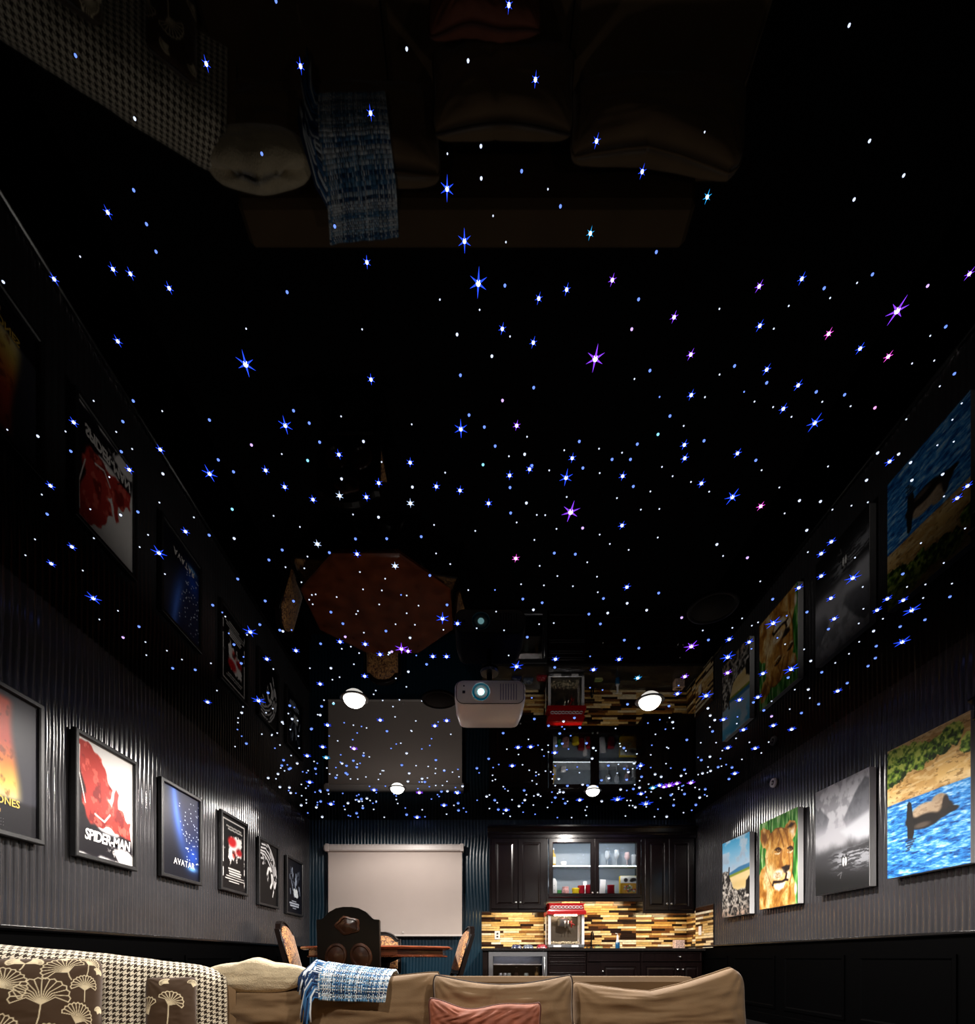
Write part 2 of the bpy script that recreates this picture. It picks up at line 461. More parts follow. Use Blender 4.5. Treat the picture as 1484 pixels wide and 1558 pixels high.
    reg(0, 900, s, "422,28,3,b 533,86,0,w 449,125,0,w 628,157,1,b 556,206,1,v 657,227,0,w 661,286,0,w 754,266,0,w 822,306,0,w 780,345,1,b 882,352,1,b 953,323,0,w 938,497,2,b 980,446,0,w 961,60,1,b 1018,112,0,w 1131,180,3,b 1174,148,1,b 1057,238,1,b 1090,323,1,b 1206,303,2,b 1235,349,0,w 1337,265,2,b 1168,490,3,b 1211,456,1,b 1309,514,1,b 1092,546,1,w 1075,591,0,w 1113,685,1,b 1062,699,0,w 1388,740,2,b 1281,760,1,b 1198,41,1,b 1326,42,1,b 1278,178,1,w 1400,345,0,w 1229,645,0,w 1265,692,0,w 1183,643,0,w 1312,622,0,w 1406,620,1,b 1320,575,0,w 1453,517,1,b 1458,700,2,b")
    s2 = 360 / 1402
    reg(400, 850, s2, "194,541,2,b 475,383,1,b 404,315,1,b 599,437,0,w 730,427,1,b 787,387,0,w 458,490,2,b 489,461,1,v 607,504,2,b 522,520,0,w 571,558,0,w 343,502,1,b 278,647,1,w 404,647,1,w 540,624,0,w 695,565,2,b 765,549,1,v 822,531,3,v 861,546,2,v 873,467,1,w 604,694,2,b 340,740,2,b 160,868,2,b 347,876,2,b 419,857,1,c 174,948,1,w 326,923,0,w 384,984,2,b 537,985,0,w 290,1006,1,b 696,954,2,b 736,1020,1,b 784,936,0,w 907,960,0,w 1020,988,2,b 1090,957,2,b 1065,352,3,b 1092,272,1,b 1154,382,2,b 1008,577,2,b 1089,578,2,b 971,624,1,b 863,668,1,w 789,708,0,w 851,758,0,w 810,835,0,w 670,780,0,w 990,99,1,b 1218,185,0,w 1383,312,0,w 1268,411,0,w 923,277,0,w 853,217,0,w 853,322,0,w 690,270,0,w 594,180,0,w 707,188,0,w 725,118,0,w 575,78,1,b 564,309,0,w 438,226,0,w 355,1115,2,v 541,1123,2,v 262,1163,2,c 377,1177,2,c 537,1195,1,b 597,1165,1,b 123,1192,1,b 168,1165,0,w 102,1104,0,w 211,1050,0,w 216,1121,0,w 824,1221,1,b 1026,1191,1,b 1339,1184,1,b 1269,1240,1,b 1075,1251,0,w 928,1384,2,v 1059,1378,1,b 1153,1385,2,b 1074,1459,2,b 1160,1490,1,b 660,1368,2,b 593,1476,1,b 404,1452,2,b 343,1437,1,b 385,1370,1,b 278,1322,2,b 492,1268,1,b 433,1296,1,b 915,1530,2,b 14,249,1,b 180,249,1,b")
    s3 = 400 / 1484
    reg(740, 850, s3, "974,192,1,b 906,289,1,w 686,305,1,w 580,311,1,b 662,223,1,b 796,250,1,w 316,247,1,b 207,226,1,b 402,97,0,w 325,148,1,w 197,143,0,w 56,297,1,w 232,441,1,b 101,403,0,w 127,545,0,w 1104,331,1,v 1158,492,3,v 1372,453,2,b 1364,552,3,b 1363,642,2,v 1255,457,1,b 1223,404,0,w 780,458,1,b 862,503,1,b 750,566,2,b 587,550,0,b 606,624,2,b 856,671,2,c 391,565,2,b 387,612,1,b 172,605,3,b 272,903,1,b 352,941,1,b 96,983,1,b 529,952,1,b 498,897,1,b 415,985,1,b 430,1042,1,b 387,1093,2,b 180,1063,2,b 251,1060,2,b 147,1167,2,b 316,1077,0,w 243,1193,0,w 566,1040,1,b 872,1166,2,b 780,1183,1,b 690,1166,1,b 1122,663,2,v 1080,760,2,b 1242,770,3,b 1032,830,1,b 1133,1021,1,b 1215,1135,1,b 1365,1065,2,b 1310,1175,1,b 1388,1177,1,b 1404,1210,2,b 1278,973,1,b 1265,884,1,w 1252,843,1,w 1371,1242,1,b 1077,1267,2,v 1034,1277,3,v 1004,1285,2,v 1156,1263,2,v 1237,1300,1,b 978,1277,2,b 941,1292,2,c 874,1325,2,b 902,1380,3,b 742,1355,3,b 831,1298,1,b 1120,1327,1,b 1043,1333,1,b 1058,1391,1,b 528,1360,2,b 390,1347,1,b 113,1417,2,b 798,820,1,b 657,740,0,b 1430,795,2,b 1340,905,2,b")
    reg(984, 900, s, "1088,31,2,b 1160,37,2,b 1042,82,2,b 1198,82,3,b 1371,22,1,b 1250,28,0,w 1258,126,1,b 1146,157,1,b 1155,225,3,b 1038,245,1,b 1026,177,1,w 961,226,0,w 959,143,0,w 980,77,0,w 1068,122,0,w 1034,299,1,b 1001,335,1,b 915,280,0,w 853,321,0,w 907,412,1,b 864,447,2,b 792,363,1,b 742,312,1,w 712,260,0,w 778,507,1,b 738,480,0,w 731,441,1,w 670,442,0,w 653,348,3,b 640,387,1,b 572,140,3,b 725,91,1,b 848,121,2,b 822,168,1,b 833,28,2,b 570,33,1,b 526,368,2,b 503,475,2,b 483,499,1,b 530,535,1,b 565,562,1,v 573,603,2,b 656,620,2,b 700,547,1,b 647,530,0,w 491,706,2,b 552,679,0,w 465,680,0,w 431,757,0,w 519,728,0,w 438,622,2,b 400,818,2,b 565,494,0,w 464,226,2,b 432,120,0,w 388,163,0,w 476,153,0,w 504,138,0,w")
    rr = random.Random(11)
    def rnd(n, x0, x1, y0, y1, p1):
        for _ in range(n):
            L.append((rr.uniform(x0, x1), rr.uniform(y0, y1), 1 if rr.random() < p1 else 0, rr.choice('wwwbb')))
    rnd(150, 405, 710, 1160, 1250, .3)
    rnd(150, 720, 1110, 1160, 1250, .3)
    rnd(45, 355, 720, 1060, 1160, .12)
    rnd(45, 760, 1130, 1090, 1160, .15)
    rnd(35, 320, 1200, 900, 1080, .06)
    # on the ceiling only, clear of the walls, lamps and the projector mount
    out = []; seen = set()
    for (x, y, c, k) in L:
        Y = cy_(y); X = wx(x, Y)
        if Y > YB - .12 or X < XL + .1 or X > XR - .1: continue
        if any(math.hypot(X - lx, Y - ly) < .17 for lx, ly in LAMPS): continue
        if abs(X - .06) < .12 and abs(Y - 4.0) < .15: continue
        g = (round(x / 3), round(y / 3))
        if g in seen: continue
        seen.add(g)
        out.append((X, Y, c, k))
    return out

LAMPS = [(-1.08, 4.48), (1.55, 4.52), (-1.07, 6.85), (1.60, 6.95)]
SM = {}
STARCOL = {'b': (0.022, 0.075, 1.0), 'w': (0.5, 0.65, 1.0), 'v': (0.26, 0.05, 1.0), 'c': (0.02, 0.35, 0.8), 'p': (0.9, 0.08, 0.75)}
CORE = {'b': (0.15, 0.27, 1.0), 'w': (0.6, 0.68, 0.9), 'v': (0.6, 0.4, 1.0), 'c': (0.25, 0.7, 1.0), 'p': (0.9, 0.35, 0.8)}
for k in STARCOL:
    SM[k] = (emat('star_flare_' + k, STARCOL[k], 1.5, False), emat('star_core_' + k, CORE[k], 1.5, False), emat('star_heart_' + k, tuple(.5 + .5 * q for q in CORE[k]), 3.0, False))  # first of each set colours the sparkle rays with their blue glow
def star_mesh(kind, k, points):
    """unit radius: a dome tip, or a six-pointed lens sparkle built as geometry around a dome; hangs below z = 0"""
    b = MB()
    if points:  # glowing rays imitate lens sparkle on bright stars, not a ceiling fitting
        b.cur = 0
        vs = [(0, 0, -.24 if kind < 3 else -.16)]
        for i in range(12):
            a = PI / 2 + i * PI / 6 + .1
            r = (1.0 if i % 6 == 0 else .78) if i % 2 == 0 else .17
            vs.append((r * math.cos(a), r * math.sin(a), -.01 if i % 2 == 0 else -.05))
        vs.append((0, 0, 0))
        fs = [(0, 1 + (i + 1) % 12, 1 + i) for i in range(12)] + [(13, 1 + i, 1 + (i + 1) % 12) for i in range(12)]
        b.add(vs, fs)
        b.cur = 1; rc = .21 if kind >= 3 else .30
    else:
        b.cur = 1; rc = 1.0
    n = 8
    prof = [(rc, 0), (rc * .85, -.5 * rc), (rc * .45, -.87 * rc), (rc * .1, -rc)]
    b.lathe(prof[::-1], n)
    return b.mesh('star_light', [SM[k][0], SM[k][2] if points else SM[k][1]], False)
STM = {}
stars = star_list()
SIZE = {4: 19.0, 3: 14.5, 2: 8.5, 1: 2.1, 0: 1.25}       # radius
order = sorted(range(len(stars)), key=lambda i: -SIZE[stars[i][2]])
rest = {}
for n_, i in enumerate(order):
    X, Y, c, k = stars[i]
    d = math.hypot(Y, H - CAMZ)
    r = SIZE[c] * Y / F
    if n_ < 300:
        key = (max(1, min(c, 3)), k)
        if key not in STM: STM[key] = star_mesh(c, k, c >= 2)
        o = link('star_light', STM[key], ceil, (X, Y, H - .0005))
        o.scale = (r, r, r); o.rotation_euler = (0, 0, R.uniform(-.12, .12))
    else:
        rest.setdefault(k, []).append((X, Y, r))
bb = MB(); mats = []
for mi, (k, L) in enumerate(rest.items()):
    mats.append(SM[k][1]); bb.cur = mi
    for (X, Y, r) in L:
        bb.lathe([(r * .1, -r), (r * .5, -.85 * r), (r * .86, -.5 * r), (r, 0)], 6, (X, Y, H - .0005))
o = bb.build('star_field', mats, ceil); tag(o, 'tiny scattered star points', kind='stuff')

# ================================================================ ceiling downlights
bulb_m = emat('lamp_lens_glow', (1.0, 0.95, 0.88), 14.0, False)
trim_m = mat('black_lamp_trim', (0.01, 0.01, 0.01), rough=0.3)
def downlight(x, y, label, power, r=.095, group='ceiling downlights', cone=152, blend=.45):
    t = thing('ceiling_light', label, 'light', (x, y, H), group=group)
    MB().lathe([(r * 1.02, -.004), (r * 1.28, -.006), (r * 1.34, -.0), (r * 1.02, 0)], 28).build('trim', trim_m, t, True)
    lens = [(.001, -.8 * r)] + [(r * math.sin(a), -.8 * r * math.cos(a)) for a in (.3, .6, .9, 1.2, 1.45)] + [(r, 0)]
    MB().lathe(lens, 28).build('lens', bulb_m, t, True)
    ld = bpy.data.lights.new('lamp', 'SPOT')
    ld.energy = power; ld.color = LAMP_COL; ld.spot_size = math.radians(cone); ld.spot_blend = blend
    ld.shadow_soft_size = .07
    lo = bpy.data.objects.new('lamp_bulb', ld); COL.objects.link(lo); lo.parent = t; lo.location = (0, 0, -.13)
downlight(*LAMPS[0], 'round glowing ceiling downlight at near left of the projector', LAMP_W)
downlight(*LAMPS[1], 'round glowing ceiling downlight at near right of the projector', LAMP_W)
downlight(*LAMPS[2], 'round glowing ceiling downlight just in front of the projection screen', LAMP_BACK_W, .09, cone=176, blend=.40)
downlight(*LAMPS[3], 'round glowing ceiling downlight just in front of the glass cabinet', LAMP_BACK_W, .09, cone=176, blend=.40)
downlight(-1.08, 1.02, 'round ceiling downlight above the viewer, left of the pair nearest the viewer', LAMP_REAR_W, cone=158, blend=.42)
downlight(1.55, 1.02, 'round ceiling downlight above the viewer, right of the pair nearest the viewer', LAMP_REAR_W, cone=158, blend=.42)

# in-ceiling speakers, flush black grilles
grille = mat('black_speaker_grille', (0.002, 0.002, 0.002), rough=.6, spec=.05, bump=.5, bscale=400)
for (x, y, lab) in ((1.55, 3.32, 'round black speaker grille set in the ceiling near the right wall'),
                    (-.33, 4.5, 'round black speaker grille set in the ceiling beside the projector')):
    t = thing('ceiling_speaker', lab, 'speaker', (x, y, H), group='ceiling speakers')
    MB().lathe([(.13, -.004), (.145, -.010), (.155, -.008), (.158, 0), (.13, 0)], 32).build('rim', grille, t, True)
    MB().lathe([(.001, -.006), (.13, -.005), (.13, 0)], 32).build('grille', grille, t, True)
# ================================================================ pictures
printm = mat('print_paper', (0.5, 0.5, 0.5), rough=0.5, spec=0.3, attr=True)
canvasm = mat('canvas_print', (0.5, 0.5, 0.5), rough=0.65, spec=0.2, attr=True)
postm = mat('glossy_poster_print', (0.5, 0.5, 0.5), rough=0.36, spec=0.15, attr=True)
framem = mat('black_poster_frame', (0.012, 0.012, 0.013), rough=0.38, var=.4, vscale=40)
edgem = mat('white_canvas_edge', (0.85, 0.85, 0.86), rough=.7)

def print_mesh(name, pic, w, h, m):
    Hh, W = pic.H, pic.W
    x = (np.arange(W) / (W - 1) - .5) * w; z = (.5 - np.arange(Hh) / (Hh - 1)) * h
    Z, X = np.meshgrid(z, x, indexing='ij')
    return gridmesh(name, np.stack([X, np.zeros_like(X), Z], -1), m, pic.linear(), smooth=False)

def text_obj(txt, size, m, parent, loc, shear=0, sx=1.0, bold=0.0, spacing=1.0):
    cu = bpy.data.curves.new('lettering', 'FONT')
    cu.body = txt; cu.size = size; cu.align_x = 'CENTER'; cu.align_y = 'CENTER'; cu.shear = shear
    cu.offset = bold; cu.space_character = spacing; cu.extrude = .0006; cu.resolution_u = 3
    tmp = bpy.data.objects.new('tmp_text', cu); COL.objects.link(tmp)
    dg = bpy.context.evaluated_depsgraph_get()
    me = bpy.data.meshes.new_from_object(tmp.evaluated_get(dg))
    bpy.data.objects.remove(tmp)
    me.materials.clear(); me.materials.append(m)
    o = link('lettering', me, parent, loc, (PI / 2, 0, 0)); o.scale = (sx, 1, 1)
    return o

def flat(name, c, rough=.4): return mat(name, c, rough=rough, spec=.3)
ink_w = flat('white_ink', '#f2eeea'); ink_y = flat('yellow_ink', '#f3c85a'); ink_g = flat('grey_ink', '#8c8a8a'); ink_o = flat('tan_ink', '#c9a46a')

def poster(label, y0, y1, z0, z1, pic, group='framed posters on the left wall'):
    w, h = y1 - y0, z1 - z0
    t = thing('framed_poster', label, 'poster', (XL + .012, (y0 + y1) / 2, (z0 + z1) / 2), (0, 0, PI / 2), group)
    fw = .034
    MB().box(-w / 2 + .004, w / 2 - .004, -.010, 0, -h / 2 + .004, h / 2 - .004).build('backing', framem, t)
    MB().frame(w, h, [(0, 0), (0, -.030), (.006, -.034), (fw - .006, -.034), (fw, -.026), (fw, 0)]).build('frame', framem, t)
    link('print', print_mesh('print', pic, w - 2 * fw + .004, h - 2 * fw + .004, postm), t, (0, -.013, 0))
    return t
# the poster faces +x: local x runs along +y of the room after the turn
PW, PH = 120, 170
# ---- 1: orange flames on dark, title cut by the picture's edge
p = Pic(PW, PH, '#3b3b44')
p.put(sstep(.35, 0, p.v) * .6, '#565661')
u0 = .36 + .10 * p.v
glow = sstep(.80, .55, np.abs(p.u - .40) / (.30 + .10 * sstep(.2, .75, p.v)) * .72) * sstep(.02, .08, p.v) * sstep(.80, .72, p.v)
p.put(glow, p.ramp([(0, '#e8644a'), (.35, '#d8503a'), (.5, '#ec8a3a'), (.64, '#fbd66a'), (.76, '#ffeaa8')], p.v + .05 * (fbm(p.u, p.v, 5, 3) - .5)))
for (x, y, rx, ry, c) in ((.30, .14, .09, .05, '#f5d5c0'), (.44, .2, .05, .06, '#f4c9a6'), (.3, .33, .06, .05, '#9a4a28'), (.46, .45, .06, .12, '#5b3a24'), (.30, .55, .05, .14, '#a8622c'), (.40, .62, .04, .10, '#6a3d1c'), (.22, .4, .07, .1, '#b05a28')):
    p.ell(x, y, rx, ry, c, .5, amt=.8 * 1)
p.put(sstep(.55, .7, fbm(p.u, p.v, 14, 8)) * glow * .55, '#6b2f1a')
p.put(sstep(.755, .80, p.v + .03 * (p.u - .4)), '#16151a')
t = poster('framed poster cut by the left edge, orange flames on charcoal with yellow title', 2.567, 3.197, 1.49, 2.373, p)
text_obj('INDIANA JONES', .062, ink_y, t, (-.055, -.0150, -.235), sx=.95, bold=.001)
text_obj('TEMPLE OF DOOM', .030, ink_o, t, (-.09, -.0150, -.298))
for k in range(3): text_obj('. . . . . . . . . . . . . . . .', .03, ink_g, t, (-.06, -.0150, -.335 - .018 * k))
# ---- 2: red and black brushwork on white
p = Pic(PW, PH, '#f4f1ee')
def curve(pts, wd, c, amt=1): p.line(pts, wd, c, amt, .35)
p.poly([(0, .04), (.18, .02), (.42, .12), (.50, .24), (.53, .30), (.60, .36), (.52, .46), (.58, .52), (.62, .40), (.66, .33), (.72, .36), (.70, .50), (.82, .52), (.90, .60), (.97, .60), (.94, .66), (.96, .76), (.86, .82), (.74, .76), (.55, .70), (.34, .72), (.22, .82), (0, .9)], '#b5372f', .01, .04, 14, 3)
tx = fbm(p.u, p.v, 9, 2)
redm = (p.a[..., 0] - p.a[..., 1] > .3).astype(float)
p.put(sstep(.50, .62, tx) * redm * .8, '#6e1c1a')
p.put(sstep(.60, .68, fbm(p.u, p.v, 16, 5)) * redm * .8, '#e2695a')
p.poly([(0, .25), (.10, .42), (.08, .58), (.22, .72), (.46, .76), (.62, .86), (.72, 1), (0, 1)], '#17141a', .02, .06, 10, 6)
p.poly([(0, .18), (.05, .30), (.16, .46), (.08, .48), (0, .4)], '#241317', .02, .05, 12, 4)
p.poly([(.12, .74), (.96, .76), (.97, .885), (.10, .875)], '#17141a', .02, .05, 9, 8)
p.line([(.05, .08), (.04, .3), (.14, .55)], .008, '#f0e4df')
p.line([(.56, .58), (.46, .66), (.30, .62)], .012, '#f0e4df')
p.put(sstep(.62, .66, fbm(p.u, p.v, 22, 7)) * sstep(.84, .90, p.v) * sstep(.4, .7, p.u), '#efece8')
p.line([(.7, .70), (.98, .90)], .006, '#2a2326')
t = poster('framed poster of red and black brushwork on white with a large white title', 3.442, 4.073, 1.477, 2.357, p)
text_obj('SPIDER-MAN', .106, ink_w, t, (.018, -.0150, -.262), shear=.12, sx=.83, bold=.003, spacing=.92)
MB().box(-.04, .06, -.0150, -.0140, -.199, -.186).build('lettering', ink_w, t)
# ---- 3: deep blue haze
p = Pic(PW, PH, '#2c2d38')
p.put(sstep(.25, .9, p.v) * .9, '#0f1018')
d = p.u - (.30 + .42 * np.clip(p.v, 0, .9) ** 1.35)
p.put(np.exp(-(d / .05) ** 2) * sstep(.62, .1, p.v), '#a9c4ff')
p.put(np.exp(-(d / .14) ** 2) * .75 * sstep(.95, .3, p.v), '#3767d8')
p.put(sstep(0, .25, d) * sstep(.95, .35, p.v) * .55, '#1a2350')
p.put(np.exp(-((p.u - .82) / .2) ** 2 - ((p.v - .72) / .16) ** 2) * .8, '#1c49b8')
p.put(np.exp(-((p.u - .80) / .12) ** 2 - ((p.v - .86) / .03) ** 2) * .9, '#6fb2ef')
rs = np.random.RandomState(4)
for k in range(70):
    a, b = rs.uniform(.4, 1), rs.uniform(.08, .8)
    if a > .36 + .42 * b ** 1.35: p.ell(a, b, .008 + .006 * rs.rand(), .006, '#dfe9ff', .5)
t = poster('framed dark poster of blue haze and pale specks with a small white title', 4.386, 5.035, 1.497, 2.36, p)
text_obj('AVATAR', .082, ink_w, t, (.045, -.0150, -.262), spacing=1.12)
# ---- 4: black with white border and a red and white splash
p = Pic(100, 140, '#0a090b')
for q in ([(.08, .05), (.92, .05)], [(.08, .05), (.08, .86)], [(.92, .05), (.92, .95)]): p.line(q, .014, '#e8e5e2')
for (a, b, y) in ((.2, .8, .13), (.26, .84, .165)):
    for k in range(12):
        x = a + (b - a) * k / 12; p.ell(x + .02, y + .003 * (k % 3), .017, .013, '#d9d6d2', .4)
m_ = np.exp(-((p.u - .52) / .28) ** 2 - ((p.v - .42) / .22) ** 2) + .9 * (fbm(p.u, p.v, 9, 12) - .5)
p.put(sstep(.38, .50, m_) * sstep(.2, .24, p.v) * sstep(.7, .62, p.v), '#e9e4e0')
p.ell(.42, .33, .16, .07, '#c02024', .4); p.ell(.70, .44, .12, .05, '#a21a20', .5); p.ell(.5, .5, .07, .05, '#c8433c', .6)
p.put(sstep(.52, .6, fbm(p.u, p.v, 13, 17)) * sstep(.3, .6, p.v) * .9, '#0c0a0c')
for k, (a, b) in enumerate(((.28, .74), (.3, .78), (.32, .76), (.2, .9), (.16, .9), (.3, .7))):
    p.line([(a, .70 + .035 * k + .01), (b, .70 + .035 * k + .012)], .016 if k < 3 else .008, '#d8d4d0', .9)
t = poster('framed black poster with a thin white border and a red and white splash', 5.41, 6.06, 1.518, 2.38, p)
# ---- 5: black with a white swirl
p = Pic(90, 125, '#08080a')
sp = [(.12, .10), (.35, .10), (.55, .18), (.72, .30), (.84, .46), (.88, .62), (.80, .76)]
for k in range(5):
    o_ = .045 * (k - 2)
    p.line([(x + o_ * .8, y - o_ + .015 * math.sin(4 * x + k)) for x, y in sp], .020, '#e6e6e8', .9)
p.line([(.18, .20), (.30, .34), (.20, .36), (.34, .26), (.12, .28)], .022, '#d6d6d8', .9)
p.line([(.48, .62), (.44, .50), (.50, .40), (.60, .40), (.68, .50), (.70, .62), (.62, .70)], .040, '#f0f0f0')
p.put(sstep(.58, .68, fbm(p.u, p.v, 11, 31)) * .9, '#08080a')
t = poster('framed black poster with a loose white swirl', 6.355, 7.01, 1.457, 2.315, p)
# ---- 6: navy with pale streaks
p = Pic(80, 110, '#070a14')
for k in range(26):
    x = rs.uniform(.15, .85); y = rs.uniform(.12, .6)
    p.line([(x, y), (x + rs.uniform(-.05, .05), y + rs.uniform(.05, .16))], rs.uniform(.008, .03), '#aebdd2', rs.uniform(.3, .9))
m_ = np.exp(-((p.u - .58) / .26) ** 2 - ((p.v - .60) / .13) ** 2) + (fbm(p.u, p.v, 9, 22) - .5)
p.put(sstep(.55, .75, m_), '#d6e0e6')
for k, (a, b) in enumerate(((.34, .62), (.2, .8), (.24, .78), (.4, .6))):
    p.line([(a, .77 + .045 * k), (b, .77 + .045 * k)], .022 if k in (1, 2) else .012, '#c9d4e4', .85)
t = poster('framed dark navy poster with pale streaks, last one beside the teal wall', 7.29, 7.976, 1.427, 2.275, p)

# ---------------------------------------------------------------- canvases on the right wall
def canvas(label, yn, yf, z0, z1, pic):
    w, h, th = yf - yn, z1 - z0, .062
    t = thing('canvas_picture', label, 'picture', (XR - .012, (yn + yf) / 2, (z0 + z1) / 2), (0, 0, -PI / 2), 'canvas pictures on the right wall')
    MB().box(-w / 2, w / 2, -th, 0, -h / 2, h / 2, .003).build('stretcher', edgem, t)
    link('print', print_mesh('print', pic, w - .002, h - .002, canvasm), t, (0, -th - .0006, 0))
    return t

def pic_river():
    p = Pic(150, 220, '#c9a56b')
    n1 = fbm(p.u, p.v * 1.4, 6, 1); n2 = fbm(p.u, p.v * 3.5, 22, 2)
    p.put(np.ones_like(p.u), p.ramp([(0, '#cdb27a'), (.1, '#b98f50'), (.22, '#d2a866'), (.34, '#d9b06a'), (.40, '#e3c389'), (.44, '#b58f5e')], p.v))
    p.put(sstep(.48, .65, n1) * .5, '#a87b3e'); p.put(sstep(.58, .72, n2) * .6, '#6d4b22')
    p.put(sstep(.55, .7, fbm(p.u * 1, p.v * 6, 9, 6)) * .5, '#f0d9a6')
    def bush(x, y, rx, ry, sd):
        r = np.hypot((p.u - x) / rx, (p.v - y) / ry) + (fbm(p.u, p.v * 1.4, 14, sd) - .5) * .9
        m = 1 - sstep(.92, 1.0, r)
        n = fbm(p.u, p.v * 1.4, 26, sd + 4)
        c = p.ramp([(.3, '#1c2e0c'), (.45, '#4a6a1c'), (.58, '#7c9a34'), (.7, '#b7c45a')], n - .35 * (p.v - y) / ry * .4)
        p.put(m, c)
    bush(.20, .13, .24, .125, 40); bush(.42, .155, .17, .09, 41); bush(.10, .22, .13, .08, 45); bush(.68, .13, .16, .075, 42); bush(.82, .10, .13, .08, 43); bush(.97, .20, .09, .07, 44); bush(.58, .17, .06, .05, 49)
    wv = fbm(p.u * 1.2, p.v * 7, 9, 50) * .6 + fbm(p.u * 2.2, p.v * 14, 12, 52) * .4
    wc = p.ramp([(.25, '#0a2f66'), (.42, '#1763ae'), (.52, '#3487d2'), (.62, '#6fb0e6'), (.75, '#b9daf3')], wv)
    p.put(sstep(.430, .438, p.v + .01 * (n1 - .5)), wc)
    p.ell(.48, .605, .23, .078, '#120d0a', .10); p.ell(.66, .585, .16, .062, '#1d1712', .12); p.ell(.78, .605, .10, .022, '#16120f', .2)
    p.ell(.50, .553, .165, .052, '#a8937a', .18); p.ell(.66, .512, .085, .040, '#98836b', .2); p.ell(.60, .56, .09, .045, '#a08b72', .3)
    p.ell(.735, .545, .035, .05, '#231b16', .3); p.ell(.50, .63, .17, .050, '#0f0b09', .25); p.ell(.46, .655, .10, .02, '#4a4038', .5)
    p.put(((p.a[..., 0] > .55) & (p.v > .47) & (p.a[..., 2] < .5)).astype(float) * sstep(.5, .6, n2) * .5, '#7c6752')
    p.poly([(.27, .47), (.30, .455), (.33, .47), (.35, .56), (.36, .70), (.34, .74), (.28, .73), (.27, .6)], '#15110f', .006, .015, 20, 63)
    for k in range(5): p.line([(.26 + .02 * (k % 2), .745 + .018 * k), (.38 - .02 * k, .740 + .018 * k)], .010, '#0f1a2c', .8)
    return p
def pic_mist():
    p = Pic(110, 165, '#c3c3cb')
    n = fbm(p.u, p.v * 1.4, 4, 70)
    p.put(np.ones_like(p.u), p.ramp([(0, '#b4b4bd'), (.25, '#b6b6bd'), (.5, '#97979d'), (1, '#666666')], p.v))
    p.poly([(.55, .36), (.66, .27), (.74, .18), (.84, .11), (.94, .07), (1.02, .08), (1.02, .45), (.6, .45)], '#63646b', .015, .03, 12, 71)
    p.poly([(-.02, .15), (.06, .19), (.10, .165), (.14, .20), (.20, .24), (.28, .31), (.2, .42), (-.02, .45)], '#686970', .015, .03, 12, 72)
    p.put(sstep(.4, .65, fbm(p.u, p.v, 14, 77)) * .35 * (p.v < .42), '#3f4046')
    p.put(np.exp(-((p.v - .45 - .06 * (n - .5)) / .11) ** 2) * (.55 + .45 * sstep(.9, .1, p.u)) * .8, '#9c9ca3')
    p.poly([(.5, .46), (1.02, .36), (1.02, .60), (.7, .58)], '#a9abb2', .03)
    p.put(sstep(.53, .64, p.v + .12 * (fbm(p.u, p.v, 6, 75) - .5)), '#2e2e31')
    wv = fbm(p.u, p.v * 7, 10, 78)
    p.put(sstep(.45, .6, wv) * sstep(.60, .68, p.v) * sstep(.88, .75, p.v) * sstep(.2, .55, p.u), '#83858b')
    p.put(np.exp(-((p.u - .2) / .4) ** 2 - ((p.v - .56) / .06) ** 2) * .55, '#9b9ba0')
    p.put(sstep(.72, .95, p.v + .12 * (.5 - p.u)) * .95, '#0b0b0c')
    for x in (.545, .605):
        p.ell(x, .735, .026, .047, '#141414', .25); p.ell(x + (.008 if x < .57 else -.006), .738, .016, .040, '#eeeeee', .3); p.ell(x, .69, .014, .012, '#111111', .3)
    p.line([(.45, .85), (.52, .83), (.50, .88)], .006, '#5a5a5c')
    return p
